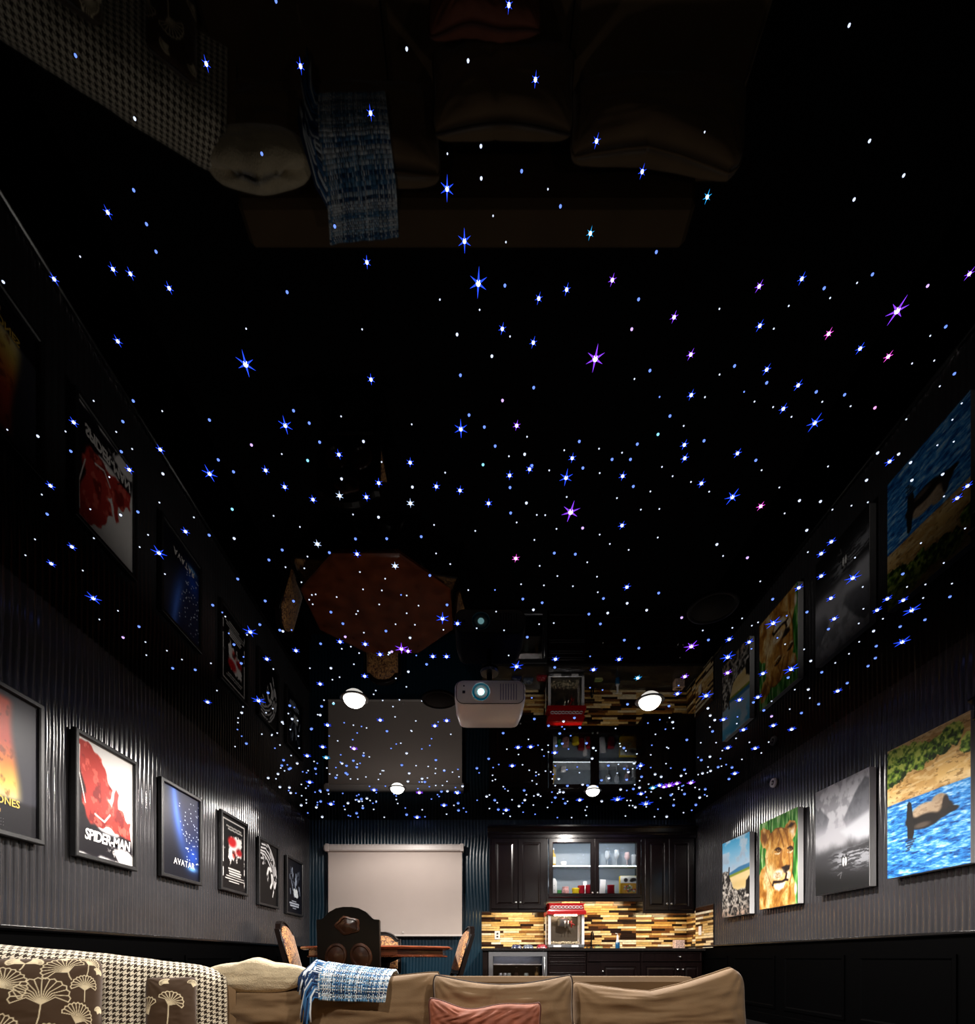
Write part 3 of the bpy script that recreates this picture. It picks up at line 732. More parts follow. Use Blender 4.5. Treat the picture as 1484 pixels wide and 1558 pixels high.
def pic_lion():
    p = Pic(110, 160, '#3f7a2e')
    n = fbm(p.u * 5, p.v * .8, 6, 80)
    p.put(np.ones_like(p.u), p.ramp([(.25, '#16420f'), (.45, '#2f7a28'), (.6, '#5fa346'), (.75, '#a8cf8e')], n))
    fur = p.ramp([(.2, '#8a5418'), (.42, '#bd8236'), (.6, '#dcab5e'), (.8, '#f0d39a')], fbm(p.u * 1.5, p.v * 1.2, 9, 82))
    def fp(pts, c=None, **k): p.poly(pts, fur if c is None else c, **k)
    # body, neck
    fp([(-.02, .62), (.06, .54), (.18, .50), (.80, .55), (.88, .68), (.93, .8), (.95, 1.02), (-.02, 1.02)], wob=.02, seed=2)
    # ears
    fp([(.03, .08), (.12, .065), (.30, .12), (.32, .24), (.20, .32), (.10, .29), (.03, .18)], wob=.02, seed=3)
    p.poly([(.07, .11), (.20, .14), (.24, .22), (.16, .27), (.08, .2)], '#7a4a20', .03)
    fp([(.64, .20), (.72, .125), (.82, .105), (.93, .13), (.97, .20), (.93, .29), (.84, .34)], wob=.02, seed=4)
    p.poly([(.74, .17), (.84, .13), (.93, .16), (.84, .19)], '#2e1a0e', .02); p.poly([(.80, .22), (.92, .20), (.90, .28)], '#efe0c4', .03)
    # head
    fp([(.30, .16), (.45, .125), (.60, .14), (.74, .20), (.84, .27), (.90, .36), (.88, .50), (.87, .62), (.82, .74), (.72, .82), (.56, .84), (.42, .80), (.30, .70), (.20, .58), (.17, .42), (.22, .26)], wob=.012, seed=5)
    p.ell(.40, .42, .16, .12, '#c89448', .6, amt=.6); p.ell(.70, .40, .06, .17, '#b87c38', .7, amt=.7)
    p.ell(.30, .62, .14, .1, '#f0dcae', .7, amt=.7)
    for q in ([(.52, .15), (.60, .24), (.66, .36)], [(.66, .17), (.74, .26), (.78, .36)], [(.58, .22), (.52, .32)]): p.line(q, .016, '#7a4818', .7)
    for x, y, s in ((.53, .375, 1), (.83, .405, .8)):
        p.ell(x, y, .085 * s, .024, '#2a170a', .4, rot=.35); p.ell(x - .008, y + .006, .034 * s, .009, '#b5843a', .3, rot=.3); p.ell(x - .005, y + .003, .014, .010, '#120b06', .3)
        p.line([(x - .10 * s, y - .012), (x, y - .022), (x + .07 * s, y + .012)], .012, '#3a200e', .9)
        p.line([(x - .09 * s, y + .03), (x, y + .045), (x + .06 * s, y + .03)], .012, '#f2e2bf', .8)
    p.line([(.60, .40), (.58, .50), (.62, .57)], .03, '#8a5526', .7); p.line([(.78, .43), (.80, .50), (.80, .57)], .02, '#8a5526', .7)
    p.line([(.17, .42), (.20, .58), (.30, .70), (.40, .79)], .014, '#7a4a1c', .6); p.line([(.22, .26), (.30, .17), (.45, .13), (.60, .145), (.72, .19)], .010, '#6a3f18', .6); p.line([(.90, .36), (.88, .52), (.87, .64), (.80, .78)], .012, '#6a3f18', .7)
    p.poly([(.60, .575), (.72, .565), (.82, .58), (.80, .62), (.73, .66), (.66, .64)], '#20130f', .012)
    p.ell(.52, .645, .14, .055, '#f4e7cc', .5); p.ell(.77, .68, .06, .045, '#f0dfc2', .5)
    for k in range(4): p.line([(.42 + .01 * k, .62 + .018 * k), (.58, .635 + .014 * k)], .006, '#8a5a28', .8)
    p.line([(.73, .66), (.70, .72), (.62, .735), (.50, .725), (.40, .715), (.38, .745)], .022, '#23140f'); p.line([(.70, .72), (.76, .73)], .018, '#23140f')
    p.poly([(.40, .745), (.55, .75), (.70, .745), (.66, .80), (.54, .825), (.44, .80)], '#f3efe8', .02); p.ell(.55, .77, .09, .025, '#b9c4d0', .6, amt=.6)
    p.line([(.45, 1), (.60, .86), (.74, .80)], .02, '#a06a2c', .7); p.line([(.20, .62), (.26, .8), (.24, 1)], .05, '#f1ddaf', .6)
    p.put(sstep(.55, .7, fbm(p.u * 3, p.v * 2, 14, 88)) * (p.a[..., 0] > .55) * .35, '#8a5a22')
    p.ell(.945, .84, .03, .06, '#f4ead4', .5)
    return p
def pic_beach():
    p = Pic(80, 125, '#7fb0d6')
    n = fbm(p.u, p.v * 2.2, 5, 90)
    p.put(np.ones_like(p.u), p.ramp([(0, '#3f9ccc'), (.15, '#6fb2d8'), (.42, '#b4c8dc')], p.v))
    p.put(sstep(.42, .65, n) * sstep(.45, .1, p.v) * .75, '#ccd2dc'); p.put(sstep(.5, .7, n) * np.exp(-((p.v - .26) / .1) ** 2) * .5, '#8f9cb2')
    p.poly([(-.02, .47), (.3, .425), (.62, .385), (1.02, .375), (1.02, .5), (-.02, .5)], '#3f78a4', .01)
    p.poly([(-.02, .50), (.3, .455), (1.02, .425), (1.02, .5), (-.02, .54)], '#7f8f2c', .01)
    p.poly([(-.02, .53), (.3, .485), (1.02, .455), (1.02, .74), (-.02, .74)], '#ecd39a', .01); p.ell(.7, .6, .4, .05, '#d8b877', .7, amt=.6)
    n2 = fbm(p.u, p.v * 1.5, 20, 93)
    wood = p.ramp([(.3, '#141312'), (.45, '#3d3a38'), (.58, '#7d7873'), (.72, '#cfc8c0')], n2 + .05)
    p.poly([(-.02, .40), (.10, .385), (.22, .40), (.28, .46), (.34, .55), (.44, .645), (.62, .675), (.80, .66), (1.02, .70), (1.02, 1.02), (-.02, 1.02)], wood, .01, .03, 14, 94)
    p.poly([(.84, .70), (.88, .58), (.96, .54), (1.02, .53), (1.02, .70)], '#1a1816', .012, .02, 14, 95)
    p.line([(.27, .36), (.25, .44), (.27, .56)], .022, '#2c2826'); p.line([(.25, .44), (.2, .52)], .014, '#2c2826')
    for q in ([(.3, .58), (.42, .7), (.5, .82), (.62, .95)], [(.5, .82), (.38, .9), (.3, 1)], [(.6, .74), (.7, .82), (.86, .86)], [(.1, .8), (.25, .88), (.2, 1)]):
        p.line(q, .018, '#b7aea4', .8)
    p.put(sstep(.82, 1, p.v) * .5 * sstep(.4, .6, n2), '#9a6e52')
    return p
canvas('unframed canvas of a brown animal wading in blue water, nearest the right edge', 3.505, 4.216, 1.44, 2.50, pic_river())
canvas('unframed grey misty canvas with two tiny penguins on a dark shore', 4.41, 5.11, 1.41, 2.45, pic_mist())
canvas('unframed canvas of a lioness head against green grass', 5.39, 6.12, 1.365, 2.395, pic_lion())
canvas('unframed canvas of a blue sky, pale beach and gnarled driftwood', 6.34, 7.04, 1.34, 2.37, pic_beach())

# small white round sensor and a wall lantern on the right wall
Ys = F * 3.44 / (1172 - CX)
t = thing('wall_sensor', 'small round white sensor high on the right wall', 'sensor', (XR - .008, Ys, wz(1191, Ys)), (0, 0, -PI / 2))
MB().lathe([(.03, -.022), (.038, -.03), (.05, -.026), (.055, -.01), (.055, 0)], 24, ax='y').build('body', M['whiteplastic'], t, True)
MB().lathe([(.001, -.024), (.028, -.024), (.03, -.01)], 20, ax='y').build('lens_ring', M['blackmetal'], t, True)
MB().lathe([(.001, -.034), (.008, -.033), (.012, -.022)], 12, ax='y').build('lens', M['whiteplastic'], t, True)
MB().box(-.075, -.05, -.014, 0, -.008, .008, .003).build('bracket', M['whiteplastic'], t)
Yl = 3.37
t = thing('wall_lantern', 'black lantern wall lamp cut by the right edge', 'lamp', (XR - .01, Yl, 2.42), (0, 0, -PI / 2))
MB().box(-.045, .045, -.02, 0, -.12, .12, .006).build('backplate', M['rail'], t)
MB().tube([(0, -.015, -.07), (0, -.06, -.09), (0, -.10, -.07), (0, -.10, -.03)], .009, 8).build('arm', M['rail'], t, True)
MB().lathe([(.001, .19), (.015, .18), (.02, .15), (.085, .10), (.09, .09), (.06, .088)], 6, (0, -.10, 0)).build('roof', M['rail'], t)
MB().lathe([(.055, -.03), (.055, .088)], 6, (0, -.10, 0)).build('pane', glassmat('lantern_glass', .2, (.5, .5, .5)), t)
MB().lathe([(.03, -.045), (.065, -.035), (.06, -.025)], 6, (0, -.10, 0)).build('base', M['rail'], t)
# ================================================================ projection screen
Yq = 8.30
x0, x1 = wx(497, Yq), wx(705, Yq)
zt, zb = wz(1285, Yq), wz(1425, Yq)
t = thing('projection_screen', 'pull-down projection screen of pale warm grey on the teal wall', 'screen', ((x0 + x1) / 2, Yq, zb))
wd = x1 - x0
casem = mat('screen_case_white', (0.55, 0.50, 0.47), rough=.4)
MB().box(-wd / 2 - .04, wd / 2 + .0, -.055, .055, zt - zb - .115, zt - zb, .02).build('case', casem, t)
for s_ in (-1, 1):
    MB().box(s_ * (wd / 2 - .02) - .028, s_ * (wd / 2 - .02) + .028, -.06, .085, zt - zb - .12, zt - zb + .006, .006).build('end_cap', casem, t)
MB().box(-wd / 2 + .03, wd / 2 - .02, -.003, .003, .03, zt - zb - .10).build('fabric', mat('screen_fabric', (0.44, 0.375, 0.34), rough=.8, var=.03, vscale=1.5), t)
MB().box(-wd / 2 + .02, wd / 2 - .01, -.014, .014, 0, .032, .008).build('bottom_bar', casem, t)
MB().box(.12, .15, -.018, -.006, .05, .085, .004).build('pull_tab', casem, t)

# ================================================================ ceiling projector
Yp = 3.86
t = thing('projector', 'white ceiling-mounted projector with a glowing cyan lens', 'projector', (wx(746, Yp), Yp, H))
pw = 108 * Yp / F
zc = wz(1053, Yp) - H
body_m = mat('projector_white', (0.85, 0.83, 0.83), rough=.25, spec=.5)
def rrect(w, h, r, n=6):
    P = []
    for (cx, cz, a0) in ((w / 2 - r, h / 2 - r, 0), (-w / 2 + r, h / 2 - r, PI / 2), (-w / 2 + r, -h / 2 + r, PI), (w / 2 - r, -h / 2 + r, 3 * PI / 2)):
        for k in range(n + 1):
            a = a0 + PI / 2 * k / n
            P.append((cx + r * math.cos(a), cz + r * math.sin(a)))
    return P
ph, pdp = .19, .42
def loft(b, loops):
    n = len(loops[0]); vs = [p for L in loops for p in L]; fs = []
    for i in range(len(loops) - 1):
        for k in range(n):
            l = (k + 1) % n
            fs.append((i * n + k, i * n + l, (i + 1) * n + l, (i + 1) * n + k))
    fs.append(tuple(range(n))[::-1]); fs.append(tuple((len(loops) - 1) * n + k for k in range(n)))
    b.add(vs, fs); return b
loops = []
for (y, sx, sz) in ((-.004, .93, .88), (0, .965, .95), (.02, 1, 1), (pdp * .6, .99, 1), (pdp - .03, .93, .97), (pdp, .86, .85)):
    loops.append([(x * sx, y, zc + z * sz) for x, z in rrect(pw, ph, .055)])
autosmooth(loft(MB(), loops).build('body', body_m, t), .9)
# dark seam around the front and the lens
MB().tube([(x * .955, -.001, zc + z * .93) for x, z in rrect(pw, ph, .06)], .0028, 6, closed=True).build('seam', M['blackmetal'], t)
lx = wx(732, Yp) - wx(746, Yp)
MB().lathe([(.066, -.006), (.072, -.012), (.076, -.006), (.076, .004)], 32, (lx, 0, zc), 'y', False).build('lens_ring', body_m, t, True)
ln = MB().lathe([(.001, -.002), (.03, -.001), (.066, -.006), (.066, .002)], 32, (lx, 0, zc), 'y').build('lens', mat('lens_dark_teal', (0.002, 0.02, 0.035), rough=.05, emis=(0.0, 0.16, 0.26), estr=.25), t, True)
MB().lathe([(.001, -.018), (.012, -.016), (.022, -.008), (.024, -.002)], 20, (lx, 0, zc), 'y').build('lens_light', emat('lens_glow', (0.45, 0.95, 1.0), 9.0, False), ln, True)
for k in range(7):
    xx = .075 + .020 * k
    MB().box(xx, xx + .009, -.007, .002, zc - .062, zc + .062, .002).build('vent_slat', mat('vent_grey', (.30, .30, .40), rough=.4) if k == 0 else bpy.data.materials['vent_grey'], t)
MB().box(-.212, -.190, -.006, .002, zc - .012, zc + .010, .002).build('ir_window', M['blackmetal'], t)
MB().lathe([(.001, -.006), (.006, -.006), (.006, .002)], 12, (-.2, 0, zc + .045), 'y').build('status_light', M['blackmetal'], t)
MB().tube([(0, .2, zc + ph / 2 - .01), (0, .2, -.02)], .022, 14).build('mount_pole', M['blackmetal'], t, True)
MB().lathe([(.07, -.02), (.075, 0)], 20, (0, .2, 0)).build('mount_plate', M['blackmetal'], t)

# ================================================================ kitchen
YU = 8.05      # front of the upper cabinet boxes
YD = 7.74      # front of the base cabinet boxes
su = lambda px: wx(px, YU)
zu = lambda py: wz(py, YU)
ESP = M['espresso']
knob_m = M['chrome']
def knob(parent, x, y, z):
    MB().lathe([(.006, 0), (.006, -.012), (.016, -.018), (.017, -.026), (.008, -.032), (.001, -.033)], 14, (x, y, z), 'y').build('knob', knob_m, parent, True)
DOOR = [(0, 0), (0, -.018), (.004, -.022), (.062, -.022), (.070, -.012), (.082, -.012), (.105, -.020), (.112, -.020)]
def cab_door(parent, x0, x1, z0, z1, kx, kz, y=0):
    d = MB().panel(x1 - x0, z1 - z0, DOOR, ((x0 + x1) / 2, y, (z0 + z1) / 2)).build('door', ESP, parent)
    knob(d, kx, y - .02, kz)
    return d
def upper(label, x0, x1, z0, z1):
    t = thing('wall_cabinet', label, 'cabinet', (x0, YU, z0), group='dark wall cabinets')
    w_, h_ = x1 - x0, z1 - z0
    MB().box(.002, w_ - .002, 0, YB - YU - .012, 0, h_, .002).build('body', ESP, t)
    m_ = w_ / 2
    cab_door(t, .035, m_ - .003, .012, h_ - .015, m_ - .035, .11)
    cab_door(t, m_ + .003, w_ - .035, .012, h_ - .015, m_ + .035, .11)
    MB().box(.002, w_ - .002, -.012, .01, -.04, 0, .003).build('light_rail', ESP, t)
    return t
ztop = zu(1275)
xa, xb, xc, xd = su(745), su(832), su(978), XR - .03
upper('dark two-door wall cabinet beside the projection screen', xa, xb, zu(1384), ztop)
upper('dark two-door wall cabinet beside the lioness wall', xc, xd, zu(1386), ztop)
# glass-door cabinet in the middle
z0 = zu(1367)
gt = thing('glass_cabinet', 'lit wall cabinet with two glass doors between the solid cabinets', 'cabinet', (xb, YU, z0))
gw, gh, gd = xc - xb, ztop - z0, YB - YU - .012
inner = mat('cabinet_inside_grey', (0.20, 0.24, 0.28), rough=.5)
b = MB()
b.box(.002, .02, 0, gd, 0, gh); b.box(gw - .02, gw - .002, 0, gd, 0, gh); b.box(.02, gw - .02, 0, gd, gh - .02, gh); b.box(.02, gw - .02, 0, gd, 0, .068)
b.box(gw / 2 - .012, gw / 2 + .012, 0, .02, .02, gh - .02)
b.build('body', ESP, gt)
MB().box(.02, gw - .02, gd - .012, gd - .002, .068, gh - .02).build('back_panel', inner, gt)
zs = gh * .55
MB().box(.022, gw - .022, .02, gd - .014, zs - .006, zs + .006).build('shelf', mat('shelf_glass_grey', (.45, .48, .5), rough=.2), gt)
MB().box(.06, gw - .06, .03, .06, gh - .034, gh - .022).build('light_strip', emat('cabinet_light', (0.85, 0.93, 1.0), 30.0), gt)
MB().box(.06, gw - .06, .024, .034, zs - .014, zs - .007).build('light_strip', bpy.data.materials['cabinet_light'], gt)
for (a, c, kx) in ((.035, gw / 2 - .003, gw / 2 - .04), (gw / 2 + .003, gw - .035, gw / 2 + .04)):
    d = MB().frame(c - a, gh - .027, [(0, 0), (0, -.018), (.004, -.022), (.056, -.022), (.066, -.010), (.066, 0)], ((a + c) / 2, -.001, gh / 2)).build('door', ESP, gt)
    MB().box(a + .062, c - .062, -.008, -.005, .075, gh - .075).build('pane', M['glass'], d)
    knob(d, kx, -.022, .085)
MB().box(.002, gw - .002, -.012, .01, -.05, 0, .003).build('light_rail', ESP, gt)
# crown over all three
prof = [(0, 0), (-.022, 0), (-.022, .05), (-.032, .06), (-.036, .09), (-.06, .14), (-.085, .165), (-.085, .19), (0, .19)]
cr = MB().prism([(YU + a, ztop + c) for a, c in prof], xa - .03, xd + .02, 'yz').build('crown_molding', ESP)
tag(cr, 'dark crown molding running along the top of the wall cabinets', 'molding')
# under-cabinet light bars
warm = emat('warm_light_bar', (1.0, 0.76, 0.40), 80.0)
for (a, c, zz, lab) in ((xa + .08, xb - .1, zu(1384) - .022, 'warm light bar under the cabinet beside the screen'),
                        (xb + .10, xc - .15, z0 - .026, 'warm light bar under the glass cabinet'),
                        (xc + .06, xd - .20, zu(1386) - .022, 'warm light bar under the right-hand wall cabinet')):
    tt = thing('light_bar', lab, 'light', ((a + c) / 2, YU + .03, zz), group='under-cabinet light bars')
    MB().box(-(c - a) / 2, (c - a) / 2, -.018, .018, .008, .022).build('housing', M['steel'], tt)
    MB().box(-(c - a) / 2 + .01, (c - a) / 2 - .01, -.014, .014, -.004, .008, .003).build('tube', warm, tt)

# ---- glass cabinet contents (each its own thing, standing on shelf or floor of the cabinet)
gx = lambda px: wx(px, YU + .15)
zf, zsh = z0 + .0685, z0 + zs + .0065
def lat(name, label, cat, px, z, prof, m, y=YU + .17, n=18, group=None):
    o = MB().lathe(prof, n).build(name, m, None, True, (gx(px), y, z)); autosmooth(o, .8); return tag(o, label, cat, group)
def bottle_parts(label, px, z, h, r, mb, ml, mc, y=YU + .17):
    t = thing('bottle', label, 'bottle', (gx(px), y, z))
    autosmooth(MB().lathe([(r * .9, 0), (r, .01), (r, h * .58), (r * .8, h * .68), (r * .34, h * .76), (r * .34, h * .92)], 16).build('body', mb, t))
    MB().lathe([(r * 1.02, h * .15), (r * 1.02, h * .5)], 16, cap=False).build('label', ml, t, True)
    MB().lathe([(r * .4, h * .91), (r * .4, h), (r * .3, h)], 12).build('cap', mc, t)
cream = mat('cream_label', (.75, .66, .42), rough=.5); white = mat('white_ceramic', (.8, .8, .82), rough=.25)
amber = mat('amber_liquid', (.45, .28, .06), rough=.1); red = mat('red_plastic', (.40, .012, .03), rough=.35); yellow = mat('yellow_plastic', (.85, .62, .02), rough=.4)
pink = mat('pink_wrapper', (.75, .35, .35), rough=.5, var=.5, vscale=60); green = mat('green_plastic', (.08, .35, .10), rough=.4)
bottle_parts('tall bottle with cream label on the upper shelf behind glass', 842, zsh, .30, .045, amber, cream, white)
lat('mug', 'white mug on the upper shelf behind the left glass door', 'mug', 858, zsh, [(.04, 0), (.045, .005), (.05, .075), (.047, .08), (.042, .075), (.038, .01)], white)
t = thing('milk_carton', 'tall white carton with small marks behind the left glass door', 'carton', (gx(843), YU + .16, zf))
MB().box(-.045, .045, -.045, .045, 0, .22, .004).build('body', white, t)
MB().prism([(-.045, .22), (.045, .22), (.012, .27), (-.012, .27)], -.045, .045, 'xz').build('gable', white, t)
for k in (.07, .15): MB().box(-.005, .005, -.047, -.045, k, k + .012).build('mark', M['blackmetal'], t)
lat('jar', 'small pink patterned jar behind the left glass door', 'jar', 861, zf, [(.05, 0), (.056, .01), (.056, .10), (.05, .12), (.052, .125), (.052, .14), (.001, .14)], pink)
lat('tub', 'green tub beside the white carton behind glass', 'tub', 853, zf, [(.03, 0), (.036, .005), (.038, .08), (.04, .082), (.04, .095), (.001, .095)], green, YU + .25)
t = thing('lidded_tub', 'yellow tub with a wide lid behind the left glass door', 'tub', (gx(876), YU + .15, zf))
autosmooth(MB().lathe([(.05, 0), (.054, .005), (.056, .085)], 18).build('body', yellow, t)); autosmooth(MB().lathe([(.062, .085), (.062, .11), (.055, .115), (.001, .116)], 18).build('lid', yellow, t))
for px, lab in ((886, 'dark red canister next to the yellow tub'), (897, 'dark red canister beside the middle of the glass cabinet'), (930, 'dark red canister beside the yellow picture box')):
    lat('canister', lab, 'canister', px, zf, [(.052, 0), (.056, .004), (.056, .15), (.058, .152), (.058, .165), (.001, .166)], red, YU + .16 + (.06 if px == 886 else 0), group='red canisters')
lat('candle', 'pale pillar candle standing behind the red canisters', 'candle', 893, zf, [(.035, 0), (.035, .24), (.03, .245), (.001, .24)], white, YU + .285)
o = MB().box(-.045, .045, -.012, .012, 0, .25, .002).build('card_box', white, None, False, (gx(916), YU + .14, zf), (0, .06, 0)); tag(o, 'slim white box leaning behind the right glass door', 'box')
o.location.z += .004
# yellow picture box
p = Pic(60, 60, '#e9a81e')
p.put((p.v < .38).astype(float), '#f1efe8')
for q in ((.30, .22, .10, .10), (.72, .20, .16, .09), (.62, .26, .1, .06)): p.ell(*q, '#2b2320', .4)
rs2 = np.random.RandomState(3)
for k in range(34): p.ell(rs2.uniform(.22, .8), rs2.uniform(.48, .84), .06, .05, ['#b8281e', '#f3ead8', '#5a8a3a', '#c7c3b8', '#8c2a1c'][k % 5], .4)
t = thing('picture_box', 'yellow and white printed box behind the right glass door', 'box', (gx(957), YU + .14, zf))
MB().box(-.15, .15, -.03, .05, 0, .31, .003).build('carton', yellow, t)
link('print', print_mesh('print', p, .294, .304, printm), t, (0, -.031, .155))
glassy = mat('glassware', (.85, .9, .95), rough=.05, spec=.8, trans=.7)
for px, h, lab in ((925, .25, 'stemmed glass at the left of the upper shelf'), (939, .27, 'stemmed glass second along the upper shelf'), (955, .23, 'pinkish stemmed glass on the upper shelf')):
    m_ = glassy if px != 955 else mat('pinkish_glassware', (.9, .7, .72), rough=.05, spec=.8, trans=.5)
    lat('stemmed_glass', lab, 'glass', px, zsh, [(.04, 0), (.04, .004), (.008, .012), (.006, h * .45), (.03, h * .52), (.045, h * .68), (.036, h), (.033, h), (.04, h * .68), (.02, h * .54)], m_, group='stemmed glasses')
lat('tumbler', 'tall straight tumbler at the right of the upper shelf', 'glass', 965, zsh, [(.035, 0), (.038, .19), (.035, .19), (.032, .01)], glassy)

# ---- tile backsplash: every strip is a piece
tcols = [('#e6cfa2', 5), ('#d9b678', 4), ('#c9a566', 4), ('#b58a4c', 2), ('#efe2c6', 4), ('#6a4224', 3), ('#3d2414', 5), ('#24140c', 5), ('#96683a', 2)]
tmats = []
for i, (c, w_) in enumerate(tcols): tmats += [mat('strip_tile_%d' % i, c, rough=.22, spec=.5, var=.18, vscale=25)] * w_
grout = mat('dark_grout', (.03, .02, .014), rough=.9)
TM = {}
def tile(parent, m, ln, rh, proud, loc, rot=None):
    key = (m.name, round(ln, 2), round(proud, 3))
    if key not in TM:
        TM[key] = MB().box(-key[1] / 2 + .0015, key[1] / 2 - .0015, -.004 - key[2], 0, -rh / 2 + .002, rh / 2 - .002, .0015).mesh('tile', m)
    return link('tile', TM[key], parent, loc, rot)
ZC = .935
def backsplash(label, length, ztops, loc, rot, rows=16, side=False):
    t = thing('tile_backsplash', label, 'backsplash', loc, rot)
    rr = random.Random(5 if side else 3)
    zmax = max(z for _, _, z in ztops)
    b = MB()
    for (a, c, z) in ztops: b.box(a, c, -.006, .004, 0, z - ZC)
    b.build('grout_bed', grout, t)
    rh = .0375
    n = 0
    k = 0
    while k * rh + rh <= zmax - ZC + .002:
        zc_ = k * rh + rh / 2
        for (a, c, z) in ztops:
            if k * rh + rh > z - ZC + .012: continue
            x = a
            while x < c - .02:
                ln = round(rr.choice((.16, .22, .26, .30, .36)), 2)
                if x + ln > c - .06: ln = round(c - x, 2)
                tile(t, rr.choice(tmats), ln, rh, rr.choice((0, .003, .006)), (x + ln / 2, -.005, zc_))
                x += ln; n += 1
        k += 1
    return t
xs0 = wx(733, YB)
backsplash('mosaic of thin cream, gold and brown strip tiles behind the counter', 0, [(0, xb - xs0, zu(1384)), (xb - xs0, xc - xs0, z0), (xc - xs0, XR - .01 - xs0, zu(1386))], (xs0, YB - .006, ZC), (0, 0, 0))
backsplash('short return of thin strip tiles on the right wall beside the beach canvas', 0, [(0, .345, zu(1386)), (.345, .93, wz(1376, 7.6))], (XR - .009, YB - .024, ZC), (0, 0, -PI / 2), side=True)

# ---- worktop and base units
counter_m = mat('speckled_dark_stone', (.02, .017, .016), rough=.12, var=.8, vscale=90, spec=.6)
ct = MB().box(xs0, XR - .002, YD - .04, YB - .018, ZC - .042, ZC - .001, .006).build('worktop', counter_m)
tag(ct, 'dark polished stone worktop along the tiled wall', 'worktop')
sd = lambda px: wx(px, YD)
zd = lambda py: wz(py, YD)
ZB = ZC - .044
fx0, fx1 = sd(743), sd(833)
# end panel, drawer unit, sink unit, blank unit, corner unit
o = MB().box(xs0 + .01, fx0 - .006, YD, YB - .02, 0, ZB, .002).build('end_panel', ESP); tag(o, 'dark end panel left of the drinks fridge', 'panel')
t = thing('drawer_cabinet', 'dark base cabinet with four plain drawers right of the drinks fridge', 'cabinet', (fx1 + .006, YD, 0))
w_ = sd(893) - fx1 - .012
MB().box(0, w_, .0, YB - YD - .02, .1, ZB, .002).build('body', ESP, t)
MB().box(.01, w_ - .01, .05, YB - YD - .02, 0, .1).build('plinth', M['blackmetal'], t)
zz = ZB - .012
for hgt in (.075, .09, .16, .42):
    if hgt == .42: hgt = zz - .12
    MB().panel(w_ - .02, hgt, [(0, 0), (0, -.016), (.006, -.022), (.02, -.022), (.026, -.016), (.034, -.016)], (w_ / 2, -.001, zz - hgt / 2)).build('drawer', ESP, t)
    zz -= hgt + .008
def base_unit(label, x0, x1, kpx, kz, drawer_knob=None, ndoor=2):
    t = thing('base_cabinet', label, 'cabinet', (x0, YD, 0), group='dark base cabinets')
    w_ = x1 - x0
    MB().box(.001, w_ - .001, 0, YB - YD - .02, .1, ZB, .002).build('body', ESP, t)
    MB().box(.01, w_ - .01, .05, YB - YD - .02, 0, .1).build('plinth', M['blackmetal'], t)
    dr = MB().panel(w_ - .02, .15, [(0, 0), (0, -.016), (.006, -.022), (.02, -.022), (.026, -.016), (.034, -.016)], (w_ / 2, -.001, ZB - .09)).build('drawer', ESP, t)
    if drawer_knob: knob(dr, drawer_knob - x0, -.02, zd(1456))
    m_ = kpx - x0
    for (a, c, kx) in ((.012, m_ - .003, m_ - .04), (m_ + .003, w_ - .012, m_ + .04)):
        if c - a > .25: cab_door(t, a, c, .115, ZB - .175, kx, kz)
    return t
base_unit('dark base cabinet with two doors under the faucet', sd(893) + .001, sd(975), sd(913), zd(1478))
base_unit('dark base cabinet with a drawer and two doors in the right corner', sd(975) + .001, XR - .045, sd(1034.5), zd(1475), sd(1034))

# ---- drinks fridge
t = thing('drinks_fridge', 'undercounter drinks fridge with a steel-framed glass door', 'fridge', (fx0, YD, 0))
fw_, fh_ = fx1 - fx0, ZB - .008
b = MB(); b.box(0, .03, .03, .58, .02, fh_); b.box(fw_ - .03, fw_, .03, .58, .02, fh_); b.box(.03, fw_ - .03, .03, .58, fh_ - .03, fh_); b.box(.03, fw_ - .03, .03, .58, .02, .09); b.box(.03, fw_ - .03, .55, .58, .09, fh_ - .03)
b.build('cabinet', mat('fridge_dark_inside', (.03, .03, .034), rough=.4), t)
d = MB().frame(fw_ - .004, fh_ - .06, [(0, .028), (0, -.012), (.006, -.018), (.07, -.018), (.074, -.012), (.074, .028)], (fw_ / 2, -.001, fh_ / 2 + .028)).build('door', M['steel'], t)
MB().box(.07, fw_ - .07, .004, .010, .125, fh_ - .07).build('pane', M['smokeglass'], d)
MB().tube([(fw_ - .05, -.02, .3), (fw_ - .05, -.05, .31), (fw_ - .05, -.05, fh_ - .1), (fw_ - .05, -.02, fh_ - .09)], .009, 10).build('handle', M['chrome'], d, True)
for zz in (.42, .68): MB().box(.035, fw_ - .035, .06, .54, zz - .006, zz + .006).build('shelf', mat('fridge_shelf', (.5, .42, .34), rough=.4) if zz == .42 else bpy.data.materials['fridge_shelf'], t)
MB().box(.1, fw_ - .1, .10, .14, fh_ - .042, fh_ - .032).build('light', emat('fridge_light', (.9, .92, 1), 90.0), t)
FX = lambda px: wx(px, YD + .25)
canm = mat('silver_can', (.55, .57, .56), rough=.3, metal=.6, var=.5, vscale=70); bm = mat('dark_bottle', (.05, .03, .02), rough=.15); gm = mat('pale_green_can', (.42, .48, .42), rough=.35, var=.5, vscale=70); om = mat('amber_bottle', (.35, .20, .06), rough=.2)
cans = [(762, canm, 'silver can at the left in the drinks fridge', .03), (769, canm, 'silver can second from the left in the drinks fridge', .03), (775, gm, 'pale can beside the two silver cans in the drinks fridge', .03), (801, gm, 'single pale green can in the middle of the drinks fridge', .035)]
for px, m_, lab, r in cans:
    o = MB().lathe([(r * .8, 0), (r, .008), (r, .11), (r * .8, .122), (r * .78, .118), (.001, .118)], 16).build('can', m_, None, True, (FX(px), YD + .25, .4265)); autosmooth(o, .8); tag(o, lab, 'can', 'cans in the drinks fridge')
